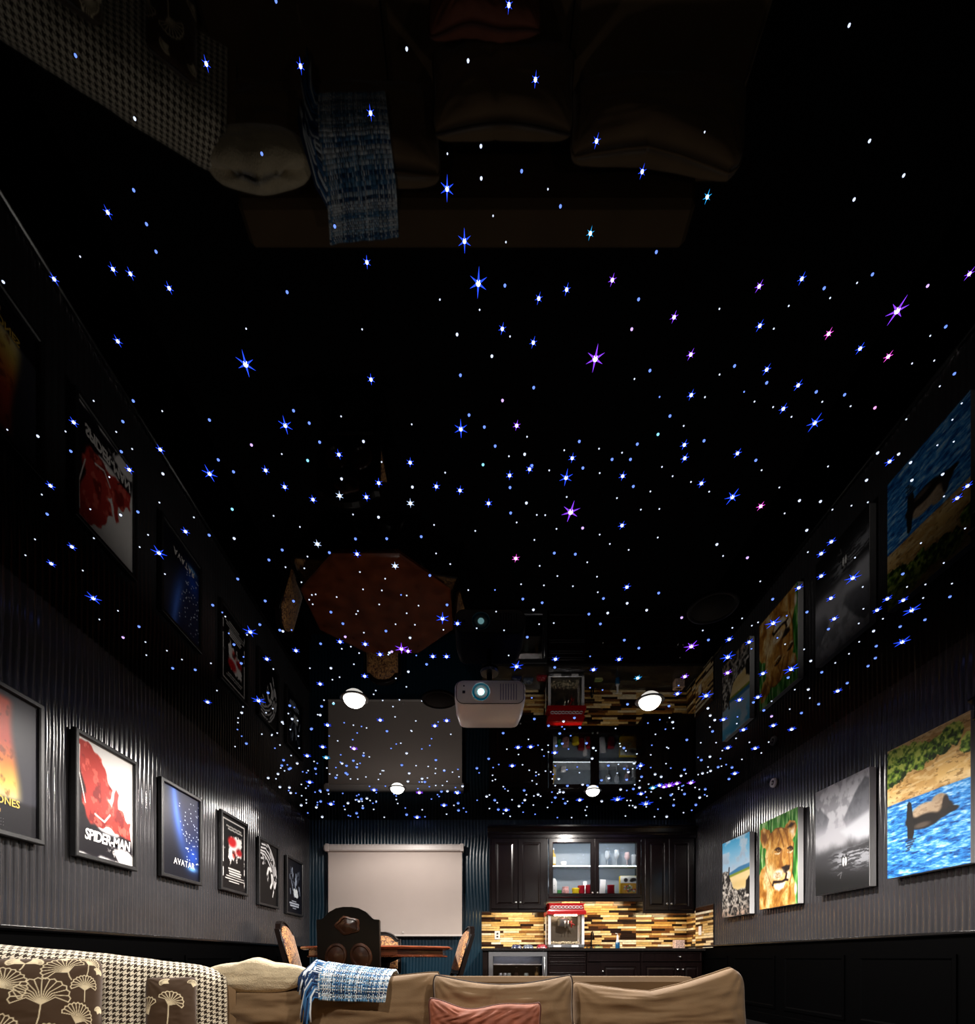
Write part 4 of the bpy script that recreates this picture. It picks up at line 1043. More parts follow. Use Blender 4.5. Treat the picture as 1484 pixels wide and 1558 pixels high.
for px, m_, lab in ((786, bm, 'dark bottle in the middle of the drinks fridge'), (817, om, 'amber bottle at the right in the drinks fridge')):
    tt = thing('bottle', lab, 'bottle', (FX(px), YD + .25, .4265))
    autosmooth(MB().lathe([(.03, 0), (.034, .01), (.034, .11), (.012, .16), (.012, .21)], 14).build('body', m_, tt)); MB().lathe([(.014, .20), (.014, .22)], 12).build('cap', M['chrome'], tt)

# ---- popcorn machine
Yc_ = YD + .14
cx_ = lambda px: wx(px, Yc_)
cz_ = lambda py: wz(py, Yc_)
t = thing('popcorn_machine', 'countertop popcorn machine with a red canopy and white posts', 'popcorn machine', ((cx_(832) + cx_(892)) / 2, Yc_, ZC))
pw_ = cx_(889) - cx_(834); pd = .34; hz = cz_(1391.5) - ZC
redm_ = mat('popcorn_red', (.42, .004, .006), rough=.28, coat=.4)
wpost = mat('white_enamel', (.82, .8, .82), rough=.3)
b_ = MB(); b_.box(-pw_ / 2, pw_ / 2, 0, pd, .012, .06, .004); b_.build('base', M['steel'], t)
for sx in (-1, 1):
    for (ya, yb_) in ((0, .024), (pd - .024, pd)):
        MB().box(sx * (pw_ / 2 - .02) - .02, sx * (pw_ / 2 - .02) + .02, ya, yb_, .06, hz, .003).build('post', wpost, t)
    MB().box(sx * (pw_ / 2 - .008) - .002, sx * (pw_ / 2 - .008) + .002, .026, pd - .026, .062, hz).build('pane', M['glass'], t)
MB().box(-pw_ / 2 + .04, pw_ / 2 - .04, .010, .013, .062, hz).build('pane', M['glass'], t)
MB().box(-pw_ / 2 + .04, pw_ / 2 - .04, pd - .016, pd - .008, .062, hz).build('back_panel', mat('dark_mirror', (.16, .13, .10), rough=.3, metal=.5), t)
loops = []
for (z, s_) in ((hz, 1.03), (hz + .05, 1.05), (hz + .06, 1.0), (hz + .075, .94), (hz + .15, .90), (hz + .165, .98), (hz + .175, .98)):
    e = pw_ / 2 * s_ + .01; f0 = -.035 * s_; f1 = pd + .02 * s_
    loops.append([(-e, f0, z), (e, f0, z), (e, f1, z), (-e, f1, z)])
loft(MB(), loops).build('canopy', redm_, t)
# white scroll ornament along the sign band
b_ = MB()
for k in range(9):
    x = (k - 4) * pw_ * .098; s_ = 1 if k % 2 else -1
    pts = [(x + .03 * math.cos(a), -.040, hz + .112 + s_ * .018 * math.sin(a)) for a in np.linspace(.3, 5.4, 12)]
    b_.tube(pts, .0055, 6)
b_.build('scroll_ornament', wpost, t, True)
MB().box(-.18, .18, .05, .075, hz - .016, hz - .002, .003).build('lamp', emat('popcorn_fill_lamp', (1, .85, .6), 25.0), t)  # unseen lamp, added to brighten the dark interior
MB().tube([(0, pd / 2, hz), (0, pd / 2, hz - .05)], .012, 8).build('kettle_hanger', M['chrome'], t, True)
kt = autosmooth(MB().lathe([(.001, hz - .17), (.085, hz - .17), (.09, hz - .16), (.09, hz - .06), (.08, hz - .05), (.001, hz - .05)], 20, (-.02, pd / 2, 0)).build('kettle', M['steel'], t), .6)
MB().tube([(.07, pd / 2 - .02, hz - .1), (.14, .06, hz - .16)], .008, 8).build('handle', redm_, kt, True)
for k in range(3): MB().tube([(-.01 + .05 * k, .05, hz - .09), (-.01 + .05 * k, .05, hz - .2)], .010, 8).build('hanging_scoop', M['chrome'] if k < 2 else redm_, t, True)
for k, (a, c) in enumerate(((-.20, -.08), (.08, .19))): MB().box(a, c, -.006, .002, .018, .05, .002).build('drawer_front', wpost, t)
for sx in (-1, 1):
    for yy in (.03, pd - .03): MB().lathe([(.014, 0), (.014, .013)], 10, (sx * (pw_ / 2 - .04), yy, 0)).build('foot', M['blackmetal'], t)
pop = MB(); rr = random.Random(2)
for k in range(150):
    x, y, z = rr.uniform(-.22, .22), rr.uniform(.05, pd - .06), .064 + rr.uniform(0, .03)
    r = rr.uniform(.009, .014)
    pop.lathe([(r * .2, -r), (r, -r * .3), (r * .8, r * .5), (r * .2, r)], 5, (x, y, z + .01))
o = pop.build('popcorn', mat('popcorn_cream', (.75, .66, .48), rough=.8), t); tag(o, kind='stuff')

# ---- small things on the worktop
t = thing('faucet', 'tall curved black faucet at the sink', 'faucet', (wx(900, YD + .42), YD + .42, ZC))
MB().tube([(0, 0, 0)] + [(0, 0, .2)] + [(0, -.07 + .07 * math.cos(a), .2 + .07 * math.sin(a)) for a in np.linspace(0.2, PI, 9)] + [(0, -.14, .15)], .011, 10).build('spout', M['rail'], t, True)
MB().lathe([(.028, 0), (.026, .02), (.014, .03)], 16).build('base', M['rail'], t, True)
for s_ in (-1, 1):
    MB().tube([(s_ * .07, 0, 0), (s_ * .07, 0, .04), (s_ * .12, -.03, .055)], .008, 8).build('lever', M['rail'], t, True)
t = thing('dish_sponge', 'pale yellow sponge lying beside the faucet', 'sponge', (wx(911, YD + .3), YD + .3, ZC))
MB().box(-.06, .06, -.035, .035, 0, .028, .008).build('pad', mat('sponge_yellow', (.65, .6, .25), rough=.9, bump=.6, bscale=150), t)
MB().box(-.06, .06, -.035, .035, .028, .038, .003).build('scourer', mat('scourer_green', (.2, .28, .1), rough=.95), t)
t = thing('soap_bottle', 'slim pump bottle with a blue lower half on the worktop', 'bottle', (wx(940, YD + .3), YD + .3, ZC))
autosmooth(MB().lathe([(.034, 0), (.036, .01), (.036, .085), (.03, .10)], 16).build('body', mat('blue_soap', (.01, .09, .22), rough=.15), t))
autosmooth(MB().lathe([(.03, .10), (.018, .13), (.016, .2), (.012, .215)], 14).build('neck', white, t)); MB().tube([(0, 0, .21), (0, 0, .235), (-.035, 0, .24)], .006, 8).build('pump', white, t, True)
t = thing('tissue_box', 'small speckled pink cube box in the worktop corner', 'box', (wx(1033, YD + .35), YD + .35, ZC))
MB().box(-.075, .075, -.06, .06, 0, .135, .006).build('box', mat('speckled_pink', (.62, .42, .36), rough=.6, var=.7, vscale=60), t)
MB().box(-.04, .04, -.02, .02, .135, .139).build('slot', M['blackmetal'], t)
ww = [(786, .0, 'navy', (.01, .015, .06), 'dark navy pouch lying on the worktop'), (804, .05, 'slate', (.06, .08, .13), 'slate blue pouch lying on the worktop behind the fridge'), (824, -.03, 'crimson', (.25, .01, .02), 'crimson pouch lying beside the popcorn machine')]
for px, dy, nm, c, lab in ww:
    Pp = []
    n = 14
    for i in range(n + 1):
        row = []
        for j in range(n + 1):
            s_, q_ = 2 * i / n - 1, 2 * j / n - 1
            row.append((s_ * .085, q_ * .05, .002 + .055 * ((1 - s_ ** 4) * (1 - q_ ** 4)) ** .5 * (1 + .5 * noise.noise((s_ * 3, q_ * 3, px)))))
        Pp.append(row)
    me = gridmesh('snack_pouch', np.array(Pp), mat('pouch_' + nm, c, rough=.25, var=.6, vscale=40))
    o = link('snack_pouch', me, None, (wx(px, YD + .3), YD + .28 + dy, ZC)); tag(o, lab, 'pouch', 'snack pouches on the worktop')
def outlet(label, loc, rot, two=False):
    t = thing('wall_outlet', label, 'outlet', loc, rot)
    MB().box(-.045, .045, -.008, 0, -.07, .07, .004).build('plate', wpost, t)
    for zz in (-.025, .025): MB().box(-.016, .016, -.0095, -.008, zz - .014, zz + .014, .002).build('socket', M['blackmetal'] if not two else wpost, t)
outlet('white outlet plate with dark sockets on the tiles by the screen', (wx(757, YB - .02), YB - .0185, wz(1423, YB)), (0, 0, 0))
outlet('white switch plate on the tiled return wall', (XR - .022, 7.86, wz(1416, 7.86)), (0, 0, -PI / 2), True)
# ================================================================ dining set
mahog = mat('mahogany_gloss', (0.16, 0.036, 0.013), rough=.18, coat=.5, var=.45, vscale=5, stretch=(1, 1, 5))
darkw = mat('dark_carved_wood', (0.0045, 0.002, 0.0014), rough=.34, spec=.25, coat=0.0, var=.4, vscale=8)
carve = mat('carved_brown_wood', (0.050, 0.017, 0.007), rough=.3, coat=.4, var=.4, vscale=12)
def damask():
    m = mat('damask_fabric', (.3, .2, .1), rough=.6, sheen=.3)
    nt = m.node_tree; b = nt.nodes['Principled BSDF']
    tc = nt.nodes.new('ShaderNodeTexCoord'); n = nt.nodes.new('ShaderNodeTexNoise'); n.inputs['Scale'].default_value = 16; n.inputs['Distortion'].default_value = 2.2; n.inputs['Detail'].default_value = 1
    nt.links.new(tc.outputs['Object'], n.inputs['Vector'])
    r = nt.nodes.new('ShaderNodeValToRGB'); e = r.color_ramp.elements
    e[0].position = .40; e[0].color = (*lin('#4f2410'), 1); e[1].position = .47; e[1].color = (*lin('#c58a4e'), 1)
    q = e.new(.56); q.color = (*lin('#d09a5c'), 1); q = e.new(.60); q.color = (*lin('#5a2c14'), 1)
    nt.links.new(n.outputs[0], r.inputs[0]); nt.links.new(r.outputs[0], b.inputs['Base Color'])
    return m
dam = damask()
def chair_outline(s, hw, z0, zsh, zt, cx=0):
    half = [(1.0, z0), (1.0, zsh), (.84, zsh + .003), (.76, zsh + (zt - zsh) * .16), (.58, zsh + (zt - zsh) * .62), (.36, zsh + (zt - zsh) * .9), (.14, zt)]
    return [(cx + hw * s * a, z) for a, z in half] + [(cx - hw * s * a, z) for a, z in half[::-1]]
def dining_chair(label, loc, yaw, lean, zt=1.25):
    t = thing('dining_chair', label, 'chair', loc, (0, 0, yaw), 'carved dining chairs around the table')
    hw = .285; zsh = zt - .115
    sh = lambda b: setattr(b, 'v', [(x, y + max(0, z - .5) * lean, z) for x, y, z in b.v]) or b
    sh(MB().prism(chair_outline(1, hw, .56, zsh, zt), .20, .255)).build('backrest', darkw, t)
    fr = []
    ol = chair_outline(.965, hw, .58, zsh - .01, zt - .012)
    sh(MB().tube([(x, .198, z) for x, z in ol], .014, 6, closed=True)).build('back_molding', darkw, t, True)
    # upholstered pad on the front of the back
    b = MB(); N = 14; pts = chair_outline(.84, hw, .62, zsh - .045, zt - .06)
    n = len(pts); cxm = (0, .86)
    vs = []; fs = []
    for r_, dy in ((1, 0), (.985, -.018), (.9, -.034), (.6, -.046), (.2, -.05)):
        vs += [(cxm[0] + (x - cxm[0]) * r_, .198 + dy, cxm[1] + (z - cxm[1]) * r_) for x, z in pts]
    for i in range(4):
        for k in range(n):
            l = (k + 1) % n; fs.append((i * n + k, i * n + l, (i + 1) * n + l, (i + 1) * n + k))
    fs.append(tuple(4 * n + k for k in range(n)))
    b.add(vs, fs); autosmooth(sh(b).build('back_pad', dam, t), .9)
    # carved ornaments on the rear face
    for (cx, cz, rx, rz, nm) in ((0, zt - .17, .115, .085, 'carved_shell'), (-.115, .80, .10, .125, 'carved_oval'), (.115, .80, .10, .125, 'carved_oval')):
        b = MB(); vs = []; fs = []; n = 20
        for r_, dy in ((1, 0), (.95, .016), (.80, .020), (.70, .008), (.55, .012), (.2, .024)):
            for k in range(n):
                a = 2 * PI * k / n
                f = 1 + (.10 * math.cos(5 * a) if nm == 'carved_shell' else .06 * math.cos(2 * a + (1 if cx > 0 else -1)))
                vs.append((cx + rx * r_ * f * math.cos(a), .254 + dy, cz + rz * r_ * f * math.sin(a)))
        for i in range(5):
            for k in range(n):
                l = (k + 1) % n; fs.append((i * n + l, i * n + k, (i + 1) * n + k, (i + 1) * n + l))
        fs.append(tuple(5 * n + k for k in range(n))[::-1])
        b.add(vs, fs); autosmooth(sh(b).build(nm, carve, t), .8)
    b = MB(); b.box(-.27, .27, -.28, .22, .44, .50, .012); b.build('seat_frame', darkw, t)
    P = []
    for i in range(15):
        row = []
        for j in range(15):
            s_, q_ = i / 7 - 1, j / 7 - 1
            row.append((s_ * .255, -.03 + q_ * .235, .50 + .06 * ((1 - s_ ** 4) * (1 - q_ ** 4)) ** .5))
        P.append(row)
    link('seat', gridmesh('seat', np.array(P), dam), t)
    for sx in (-1, 1):
        MB().tube([(sx * .24, -.25, .45), (sx * .262, -.275, .34), (sx * .245, -.26, .18), (sx * .25, -.27, .03), (sx * .25, -.285, 0)], [.034, .038, .024, .020, .028], 10).build('leg', darkw, t, True)
        MB().tube([(sx * .245, .225, .58), (sx * .24, .215, .44), (sx * .24, .23, .2), (sx * .24, .27, 0)], [.03, .03, .024, .022], 10).build('leg', darkw, t, True)
    return t
TX, TY = wx(580, 6.5), 6.5
t = thing('dining_table', 'glossy reddish octagonal wooden dining table with a beaded apron', 'table', (TX, TY, 0))
def ngon(r, n=8, off=PI / 8): return [(r * math.cos(off + 2 * PI * k / n), r * math.sin(off + 2 * PI * k / n)) for k in range(n)]
zt_ = .925
b = MB()
loops = [[(x, y, z) for x, y in ngon(r)] for (r, z) in ((.94, zt_ - .045), (.97, zt_ - .035), (.985, zt_ - .018), (.97, zt_ - .004), (.95, zt_))]
loft(b, loops).build('tabletop', mahog, t)
loft(MB(), [[(x, y, z) for x, y in ngon(r)] for r, z in ((.88, zt_ - .125), (.885, zt_ - .115), (.88, zt_ - .046))]).build('apron', mahog, t)
b = MB(); pts = ngon(.892)
for k in range(8):
    (xa_, ya_), (xb_, yb_) = pts[k], pts[(k + 1) % 8]
    for i in range(30):
        f = i / 30
        b.lathe([(.002, -.011), (.010, -.005), (.010, .005), (.002, .011)], 6, (xa_ + (xb_ - xa_) * f, ya_ + (yb_ - ya_) * f, zt_ - .122))
tag(b.build('bead_trim', mahog, t), kind='stuff')
autosmooth(MB().lathe([(.30, .05), (.26, .09), (.12, .14), (.09, .25), (.14, .42), (.17, .52), (.10, .62), (.12, .72), (.28, zt_ - .13)], 24).build('pedestal', darkw, t), .8)
for k in range(4):
    a = PI / 4 + k * PI / 2
    MB().tube([(.15 * math.cos(a), .15 * math.sin(a), .10), (.35 * math.cos(a), .35 * math.sin(a), .10), (.52 * math.cos(a), .52 * math.sin(a), .03)], [.05, .045, .03], 8).build('foot', darkw, t, True)
dining_chair('dark carved dining chair seen from behind in front of the table', (wx(550, 5.15), 5.02 - .10, 0), PI, .10, wz(1389, 5.2))
dining_chair('upholstered dining chair at the left of the table by the poster wall', (-2.06, 6.45, 0), PI / 2 + .10, .26, 1.25)
dining_chair('upholstered dining chair at the right of the table by the drinks fridge', (-.50, 6.72, 0), -PI / 2 + .22, .30, 1.21)
dining_chair('upholstered dining chair behind the table, half hidden by the dark carved chair', (-1.43, 7.46, 0), 0, .10, 1.185)

# ================================================================ sofa
SEAT = .30
sofa_m = mat('tan_microsuede', lin('#7d6345'), rough=.8, spec=.25, sheen=.18, var=.13, vscale=5, bump=.12, bscale=160)
sofa_dark = mat('brown_sofa_frame', lin('#604b33'), rough=.85, spec=.2, var=.1, vscale=4)
pipe_m = mat('dark_piping', lin('#2d1f18'), rough=.6)
def pillow(name, w, h, th, m, parent=None, loc=(0, 0, 0), rot=(0, 0, 0), n=(60, 44), edge=.07, full=.42, wr=.010, seed=0, topf=None, cols=None, piping=None, fold=None, base_col=None, rnd=.12):
    """a stuffed cushion standing on its lower edge: x width, z height, front towards -y"""
    a = np.linspace(-1, 1, n[0]); c = np.linspace(-1, 1, n[1])
    # denser near the rim
    a = np.sin(a * PI / 2) * .5 + a * .5; c = np.sin(c * PI / 2) * .5 + c * .5
    S, Q = np.meshgrid(a, c, indexing='ij')
    X = S * w / 2 * (1 - edge * (1 - Q ** 2) * S ** 2)
    Z = Q * h / 2 * (1 - edge * 1.1 * (1 - S ** 2) * Q ** 2)
    X, Z = X * np.sqrt(1 - rnd * Q ** 6 / 1.0), Z * np.sqrt(1 - rnd * S ** 6)
    T = th / 2 * np.clip((1 - np.abs(S) ** 2.4) * (1 - np.abs(Q) ** 2.4), 0, 1) ** full
    inn = np.clip((1 - S ** 4) * (1 - Q ** 4), 0, 1)
    wn = (fbm(S * .6 + 3, Q * 1.5 + 5, 2.2, seed, 3) - .5) * 2
    cr = 0
    for (sx, sz) in ((-1, -1), (1, -1), (-1, 1), (1, 1)):      # creases running out of the corners
        ang = np.arctan2((Q - sz) * h, (S - sx) * w); rr_ = np.hypot((S - sx) * w, (Q - sz) * h)
        cr = cr + np.sin(ang * 14 + seed) * np.exp(-rr_ / (.42 * min(w, h) + .05)) * .9
    D = wr * (wn + cr) * inn
    if fold is not None: D = D + fold(S, Q) * inn
    if topf is not None: Z = Z + topf(S) * ((Q + 1) / 2) ** 2
    Zc = Z + h / 2
    front = np.stack([X, -T - D, Zc], -1); back = np.stack([X, T + D * .4, Zc], -1)
    P = np.concatenate([front, back[:, ::-1]], 1)
    C = None
    if cols is not None:
        bc = np.zeros_like(cols) + np.array(base_col)
        C = np.concatenate([cols, bc], 1)
    me = gridmesh(name, P, m, C)
    o = link(name, me, parent, loc, rot)
    if piping is not None:
        rim = [(X[i, 0], 0, Zc[i, 0]) for i in range(n[0])] + [(X[-1, j], 0, Zc[-1, j]) for j in range(1, n[1])] + [(X[i, -1], 0, Zc[i, -1]) for i in range(n[0] - 2, -1, -1)] + [(X[0, j], 0, Zc[0, j]) for j in range(n[1] - 2, 0, -1)]
        MB().tube(rim, .0065, 6, closed=True).build('piping', piping, o, True)
    return o

A0, A1 = np.array((-2.62, 2.22)), np.array((-1.43, 2.98))
DIR = (A1 - A0) / np.linalg.norm(A1 - A0); NRM = np.array((DIR[1], -DIR[0])); YAW = math.atan2(NRM[0], -NRM[1])
ZT = ([0, .278, .547, .722, .87, .95, 1.0], [.85, .838, .793, .765, .735, .700, .68])
PRO = np.array([(-.13, -.30), (-.135, -.12), (-.12, -.03), (-.06, 0), (.02, -.002), (.075, -.02), (.105, -.06), (.12, -.14), (.13, -.26), (.15, -.42)])
def drape(nu, nv, off, s0=0.0, s1=1.0, v0=0.0, v1=1.0, wr=.006, seed=1, sag=True):
    s_ = np.linspace(s0, s1, nu); v_ = np.linspace(v0, v1, nv)
    seg = np.r_[0, np.cumsum(np.hypot(*np.diff(PRO, axis=0).T))]; seg /= seg[-1]
    po = np.interp(v_, seg, PRO[:, 0]); pz = np.interp(v_, seg, PRO[:, 1])
    k = max(3, nv // 10); ker = np.ones(k) / k
    po = np.convolve(np.pad(po, k, 'edge'), ker, 'same')[k:-k]; pz = np.convolve(np.pad(pz, k, 'edge'), ker, 'same')[k:-k]
    dn = np.gradient(po); dz = np.gradient(pz); L = np.hypot(dn, dz) + 1e-9
    no, nz = -dz / L, dn / L
    S, V = np.meshgrid(s_, v_, indexing='ij')
    wv = (fbm(S * 2.2, V * 2.6, 2.4, seed, 3) - .5) * 2 * wr * 2
    O = po[None] + no[None] * (off + wv); Zr = pz[None] + nz[None] * (off + wv)
    xy = A0[None, None] + (A1 - A0)[None, None] * S[..., None] + NRM[None, None] * O[..., None]
    zt = np.interp(S, ZT[0], ZT[1])
    return np.concatenate([xy, (zt + Zr)[..., None]], -1), S, V

sofa = thing('sectional_sofa', 'large tan sectional sofa across the front of the room', 'sofa', (0, 0, 0))
b = MB(); b.box(-1.62, 1.60, 2.30, 3.38, .06, .22, .03); b.build('base', sofa_dark, sofa)
b = MB(); b.prism([(-2.75, 1.55), (-1.95, 1.55), (-1.56, 2.3), (-1.60, 3.3), (-2.74, 2.62)], .06, .22, 'xy'); b.build('corner_base', sofa_dark, sofa)
for (x, y) in ((-2.6, 1.7), (-1.5, 2.4), (1.5, 2.4), (1.5, 3.3), (-1.5, 3.2), (-.05, 2.4)):
    MB().lathe([(.02, 0), (.03, .065)], 10, (x, y, 0)).build('foot', darkw, sofa)
b = MB(); b.box(-1.50, 1.38, 3.16, 3.38, .2, .663, .03); b.build('back_frame', sofa_dark, sofa)
for k, (x0, x1) in enumerate(((-1.5, -.52), (-.51, .52), (.53, 1.58))):
    b = MB(); b.box(x0, x1, 2.26, 3.0, .22, SEAT, .03); b.build('seat_cushion', sofa_m, sofa)
b = MB(); b.prism([(-2.62, 1.6), (-1.98, 1.6), (-1.58, 2.25), (-1.62, 2.74), (-2.52, 2.16)], .222, SEAT, 'xy'); b.build('seat_cushion', sofa_m, sofa)
Pd, _, _ = drape(40, 40, -.016, wr=.002, seed=3)
bot = Pd.copy(); cor = np.concatenate([Pd, np.stack([np.r_[Pd[i, -1, :2], [.21]] for i in range(40)])[:, None]], 1)
cor = np.concatenate([np.stack([np.r_[Pd[i, 0, :2], [.21]] for i in range(40)])[:, None], cor], 1)
link('corner_back', gridmesh('corner_back', cor, sofa_m), sofa)
# back cushions (parts of the sofa)
def wav(k, amp, sl=0.0, f=9): return lambda S, Q: amp * np.sin((Q + sl * S + .25 * np.sin(S * 3 + k)) * f + k) * (.6 + .4 * np.sin(S * 2.1 + k))
SB = SEAT + .002
pillow('back_cushion', .68, .31, .24, sofa_m, sofa, (-1.285, 2.99, SB), (-.10, 0, .02), wr=.022, seed=11, full=.30, edge=.05, fold=wav(1, .008, .2, 8))
pillow('back_cushion', .80, .375, .26, sofa_m, sofa, (-.605, 2.99, SB), (-.10, 0, 0), wr=.020, seed=12, full=.28, edge=.05, topf=lambda S: .012 * S ** 2 + .02 * S, fold=wav(2, .004, .1, 6), piping=sofa_dark)
pillow('back_cushion', 1.03, .345, .26, sofa_m, sofa, (1.065, 2.96, SB), (-.10, 0, 0), n=(90, 56), wr=.022, seed=13, full=.30, edge=.03, topf=lambda S: np.interp(S, [-1, -.8, -.4, -.1, .3, .7, .9, 1], [.005, -.02, -.045, -.055, -.01, .05, .085, .06]), fold=wav(3, .010, -.25, 6), piping=sofa_m)

# loose pillows
o = pillow('throw_pillow', .815, .385, .24, sofa_m, None, (wx(766, 2.84), 2.84, SB), (-.12, 0, 0), wr=.032, seed=21, edge=.05, full=.36, topf=lambda S: .055 * S ** 2 - .045, piping=pipe_m, fold=lambda S, Q: -.02 * np.exp(-((S + .18 - .1 * Q) / .05) ** 2) * (Q > -.2))
tag(o, 'tan throw pillow with dark piping in the middle of the sofa', 'pillow')
rust = mat('rust_corduroy', lin('#8d4c32'), rough=.75, sheen=.08, var=.2, vscale=12)
o = pillow('throw_pillow', .60, .25, .17, rust, None, (wx(738, 2.60), 2.60, SB), (-.16, 0, 0), n=(110, 60), wr=.014, seed=22, edge=.06, full=.40, topf=lambda S: .035 * S ** 2 - .018 + .012 * np.sin(S * 5), piping=mat('brown_piping', lin('#5a2c1e'), rough=.6), fold=lambda S, Q: .005 * np.sin((S * 1.0 - Q * .55 + .06 * np.sin(Q * 7)) * 24) * (S > -.45) + .006 * np.sin(S * 30 + 4 * np.sin(Q * 9)) * (S <= -.45))
tag(o, 'rust brown pleated pillow leaning on the tan piped pillow', 'pillow')
plush = mat('cream_plush', lin('#d9c6a2'), rough=.95, spec=.1, sheen=.6, var=.12, vscale=18, bump=.5, bscale=120)
o = pillow('plush_pillow', .58, .20, .22, plush, None, (wx(393, 2.98), 2.98, .572), (-.05, 0, 0), wr=.008, seed=23, edge=-.08, full=.42, rnd=.75, topf=lambda S: .012 * np.cos(S * 5.6) - .006)
tag(o, 'cream plush pillow lying along the top of the sofa back', 'pillow')

# ---- houndstooth blanket over the corner back
hs = mat('houndstooth_weave', (.6, .55, .45), rough=.9, spec=.15, sheen=.3)
nt = hs.node_tree; bs = nt.nodes['Principled BSDF']
uvn = nt.nodes.new('ShaderNodeUVMap'); sep = nt.nodes.new('ShaderNodeSeparateXYZ'); nt.links.new(uvn.outputs[0], sep.inputs[0])
def mth(op, a, b_=None, c=None):
    n = nt.nodes.new('ShaderNodeMath'); n.operation = op
    for i, q in enumerate((a, b_, c)):
        if q is None: continue
        if isinstance(q, (int, float)): n.inputs[i].default_value = q
        else: nt.links.new(q, n.inputs[i])
    return n.outputs[0]
fu = mth('FLOOR', mth('MULTIPLY', sep.outputs[0], 8 * 46)); fv = mth('FLOOR', mth('MULTIPLY', sep.outputs[1], 8 * 29))
dw = mth('LESS_THAN', mth('MODULO', fu, 8), 3.5); df = mth('LESS_THAN', mth('MODULO', fv, 8), 3.5)
pk = mth('LESS_THAN', mth('MODULO', mth('ADD', fu, fv), 4), 1.5)
v = mth('ADD', mth('MULTIPLY', dw, pk), mth('MULTIPLY', df, mth('SUBTRACT', 1, pk)))
mx = nt.nodes.new('ShaderNodeMix'); mx.data_type = 'RGBA'
mx.inputs['A'].default_value = (*lin('#efe3ca'), 1); mx.inputs['B'].default_value = (*lin('#33261a'), 1)
nt.links.new(v, mx.inputs['Factor']); nt.links.new(mx.outputs['Result'], bs.inputs['Base Color'])
Pb, S, V = drape(150, 90, .006, 0.02, .965, .12, .97, .007, 5)
Pb[..., :2] += NRM * (.018 * np.exp(-((S[..., None] - .60 - .05 * V[..., None]) / .035) ** 2) + .014 * np.exp(-((S[..., None] - .76) / .03) ** 2)) * sstep(.45, .7, V)[..., None]
me = gridmesh('blanket', Pb, hs, uv=True)
o = link('houndstooth_blanket', me); md = o.modifiers.new('thick', 'SOLIDIFY'); md.thickness = .006; md.offset = 1
tag(o, 'cream and brown houndstooth blanket draped over the sofa corner', 'blanket')

# ---- floral cushions
flor = mat('floral_brown_fabric', (.1, .07, .04), rough=.7, spec=.2, sheen=.25, attr=True)
CR = '#e9d8b2'
def fan(p, x, y, r, rot=0.0, spread=2.5, ribs=15, stem=None, lw=.0055):
    k = p.asp
    def pt(a, q): return (x + q * math.sin(a), y - q * math.cos(a) / k)
    out = []
    for i in range(ribs * 2 + 1):
        a = rot - spread / 2 + spread * i / (ribs * 2)
        f = 1 - .42 * abs((i / ribs) - 1) ** 3 * .4
        q = r * f * (1 + .035 * (1 if i % 2 else -1)) * (1 - .22 * math.cos((a - rot)) * .5)
        out.append(pt(a, q))
    p.line(out, lw, CR)
    for i in range(0, ribs * 2 + 1, 2):
        a = rot - spread / 2 + spread * i / (ribs * 2)
        bx, by = pt(a * .7 + rot * .3, r * .45)
        p.line([(x, y), (bx, by), out[i]], lw * .8, CR)
    if stem: p.line([(x, y), (x + stem[0] * .4, y + stem[1] * .6), (x + stem[0], y + stem[1])], lw * 1.1, CR)
p = Pic(300, 240, '#473320')
for q in ((.575, .47, .185, .02, 3.0, (-.02, .15)), (.717, .21, .165, -.5, 2.9, (.02, .07)), (.83, .37, .115, .05, 3.0, (.0, .09)), (.86, .12, .115, .55, 2.7, (-.02, .13)), (.487, .10, .11, -1.1, 1.3, (-.02, .08)), (.492, .10, .10, 1.1, 1.3, None), (.365, .33, .16, .9, 2.6, (-.05, .05)), (.77, .62, .135, .45, 2.7, None), (.36, .68, .14, .4, 2.6, None), (.93, .22, .06, .6, 2.2, None), (.606, .76, .13, 0, 2.8, None), (.2, .5, .15, .2, 2.6, None), (.15, .2, .14, -.3, 2.6, None), (.95, .56, .05, .3, 2.4, None), (.1, .8, .15, 0, 2.6, None), (.85, .9, .14, -.2, 2.6, None), (.42, .95, .14, .2, 2.6, None), (.70, .06, .04, 0, 2, None)):
    x, y, r, ro, sp_, st = q
    fan(p, x, y, r, ro, sp_, 12, st, .0036)
cols = np.transpose(p.linear()[::-1], (1, 0, 2))
base = lin('#473320')
def at_back(s, off): return A0 + (A1 - A0) * s + NRM * off
q = at_back(.375, .235)
o = pillow('floral_cushion', .56, .485, .17, flor, None, (q[0], q[1], SB), (-.12, 0, YAW), n=(300, 240), wr=.006, seed=31, edge=.03, full=.34, cols=cols, base_col=base)
tag(o, 'large brown cushion with cream fan-shaped flowers in the left corner', 'cushion')
p = Pic(130, 190, '#473320')
for q in ((.45, .42, .26, .5, 2.6, (-.02, .2)), (.30, .86, .30, .3, 2.6, (-.05, .2)), (.1, .5, .3, -.5, 2.4, None), (.9, .8, .22, -.3, 2.2, None), (.45, .14, .16, -.9, 2.0, None), (.1, 1.0, .25, -.2, 2.2, None), (.88, .2, .2, .2, 2.2, None)):
    x, y, r, ro, sp_, st = q
    fan(p, x, y, r, ro, sp_, 9, st, .0085)
cols = np.transpose(p.linear()[::-1], (1, 0, 2))
q = at_back(.775, .215)
o = pillow('floral_cushion', .235, .385, .10, flor, None, (q[0], q[1], SB), (-.12, 0, YAW), n=(130, 190), wr=.006, seed=32, edge=.03, full=.34, cols=cols, base_col=base)
tag(o, 'small brown cushion with cream fan-shaped flowers beside the houndstooth fold', 'cushion')

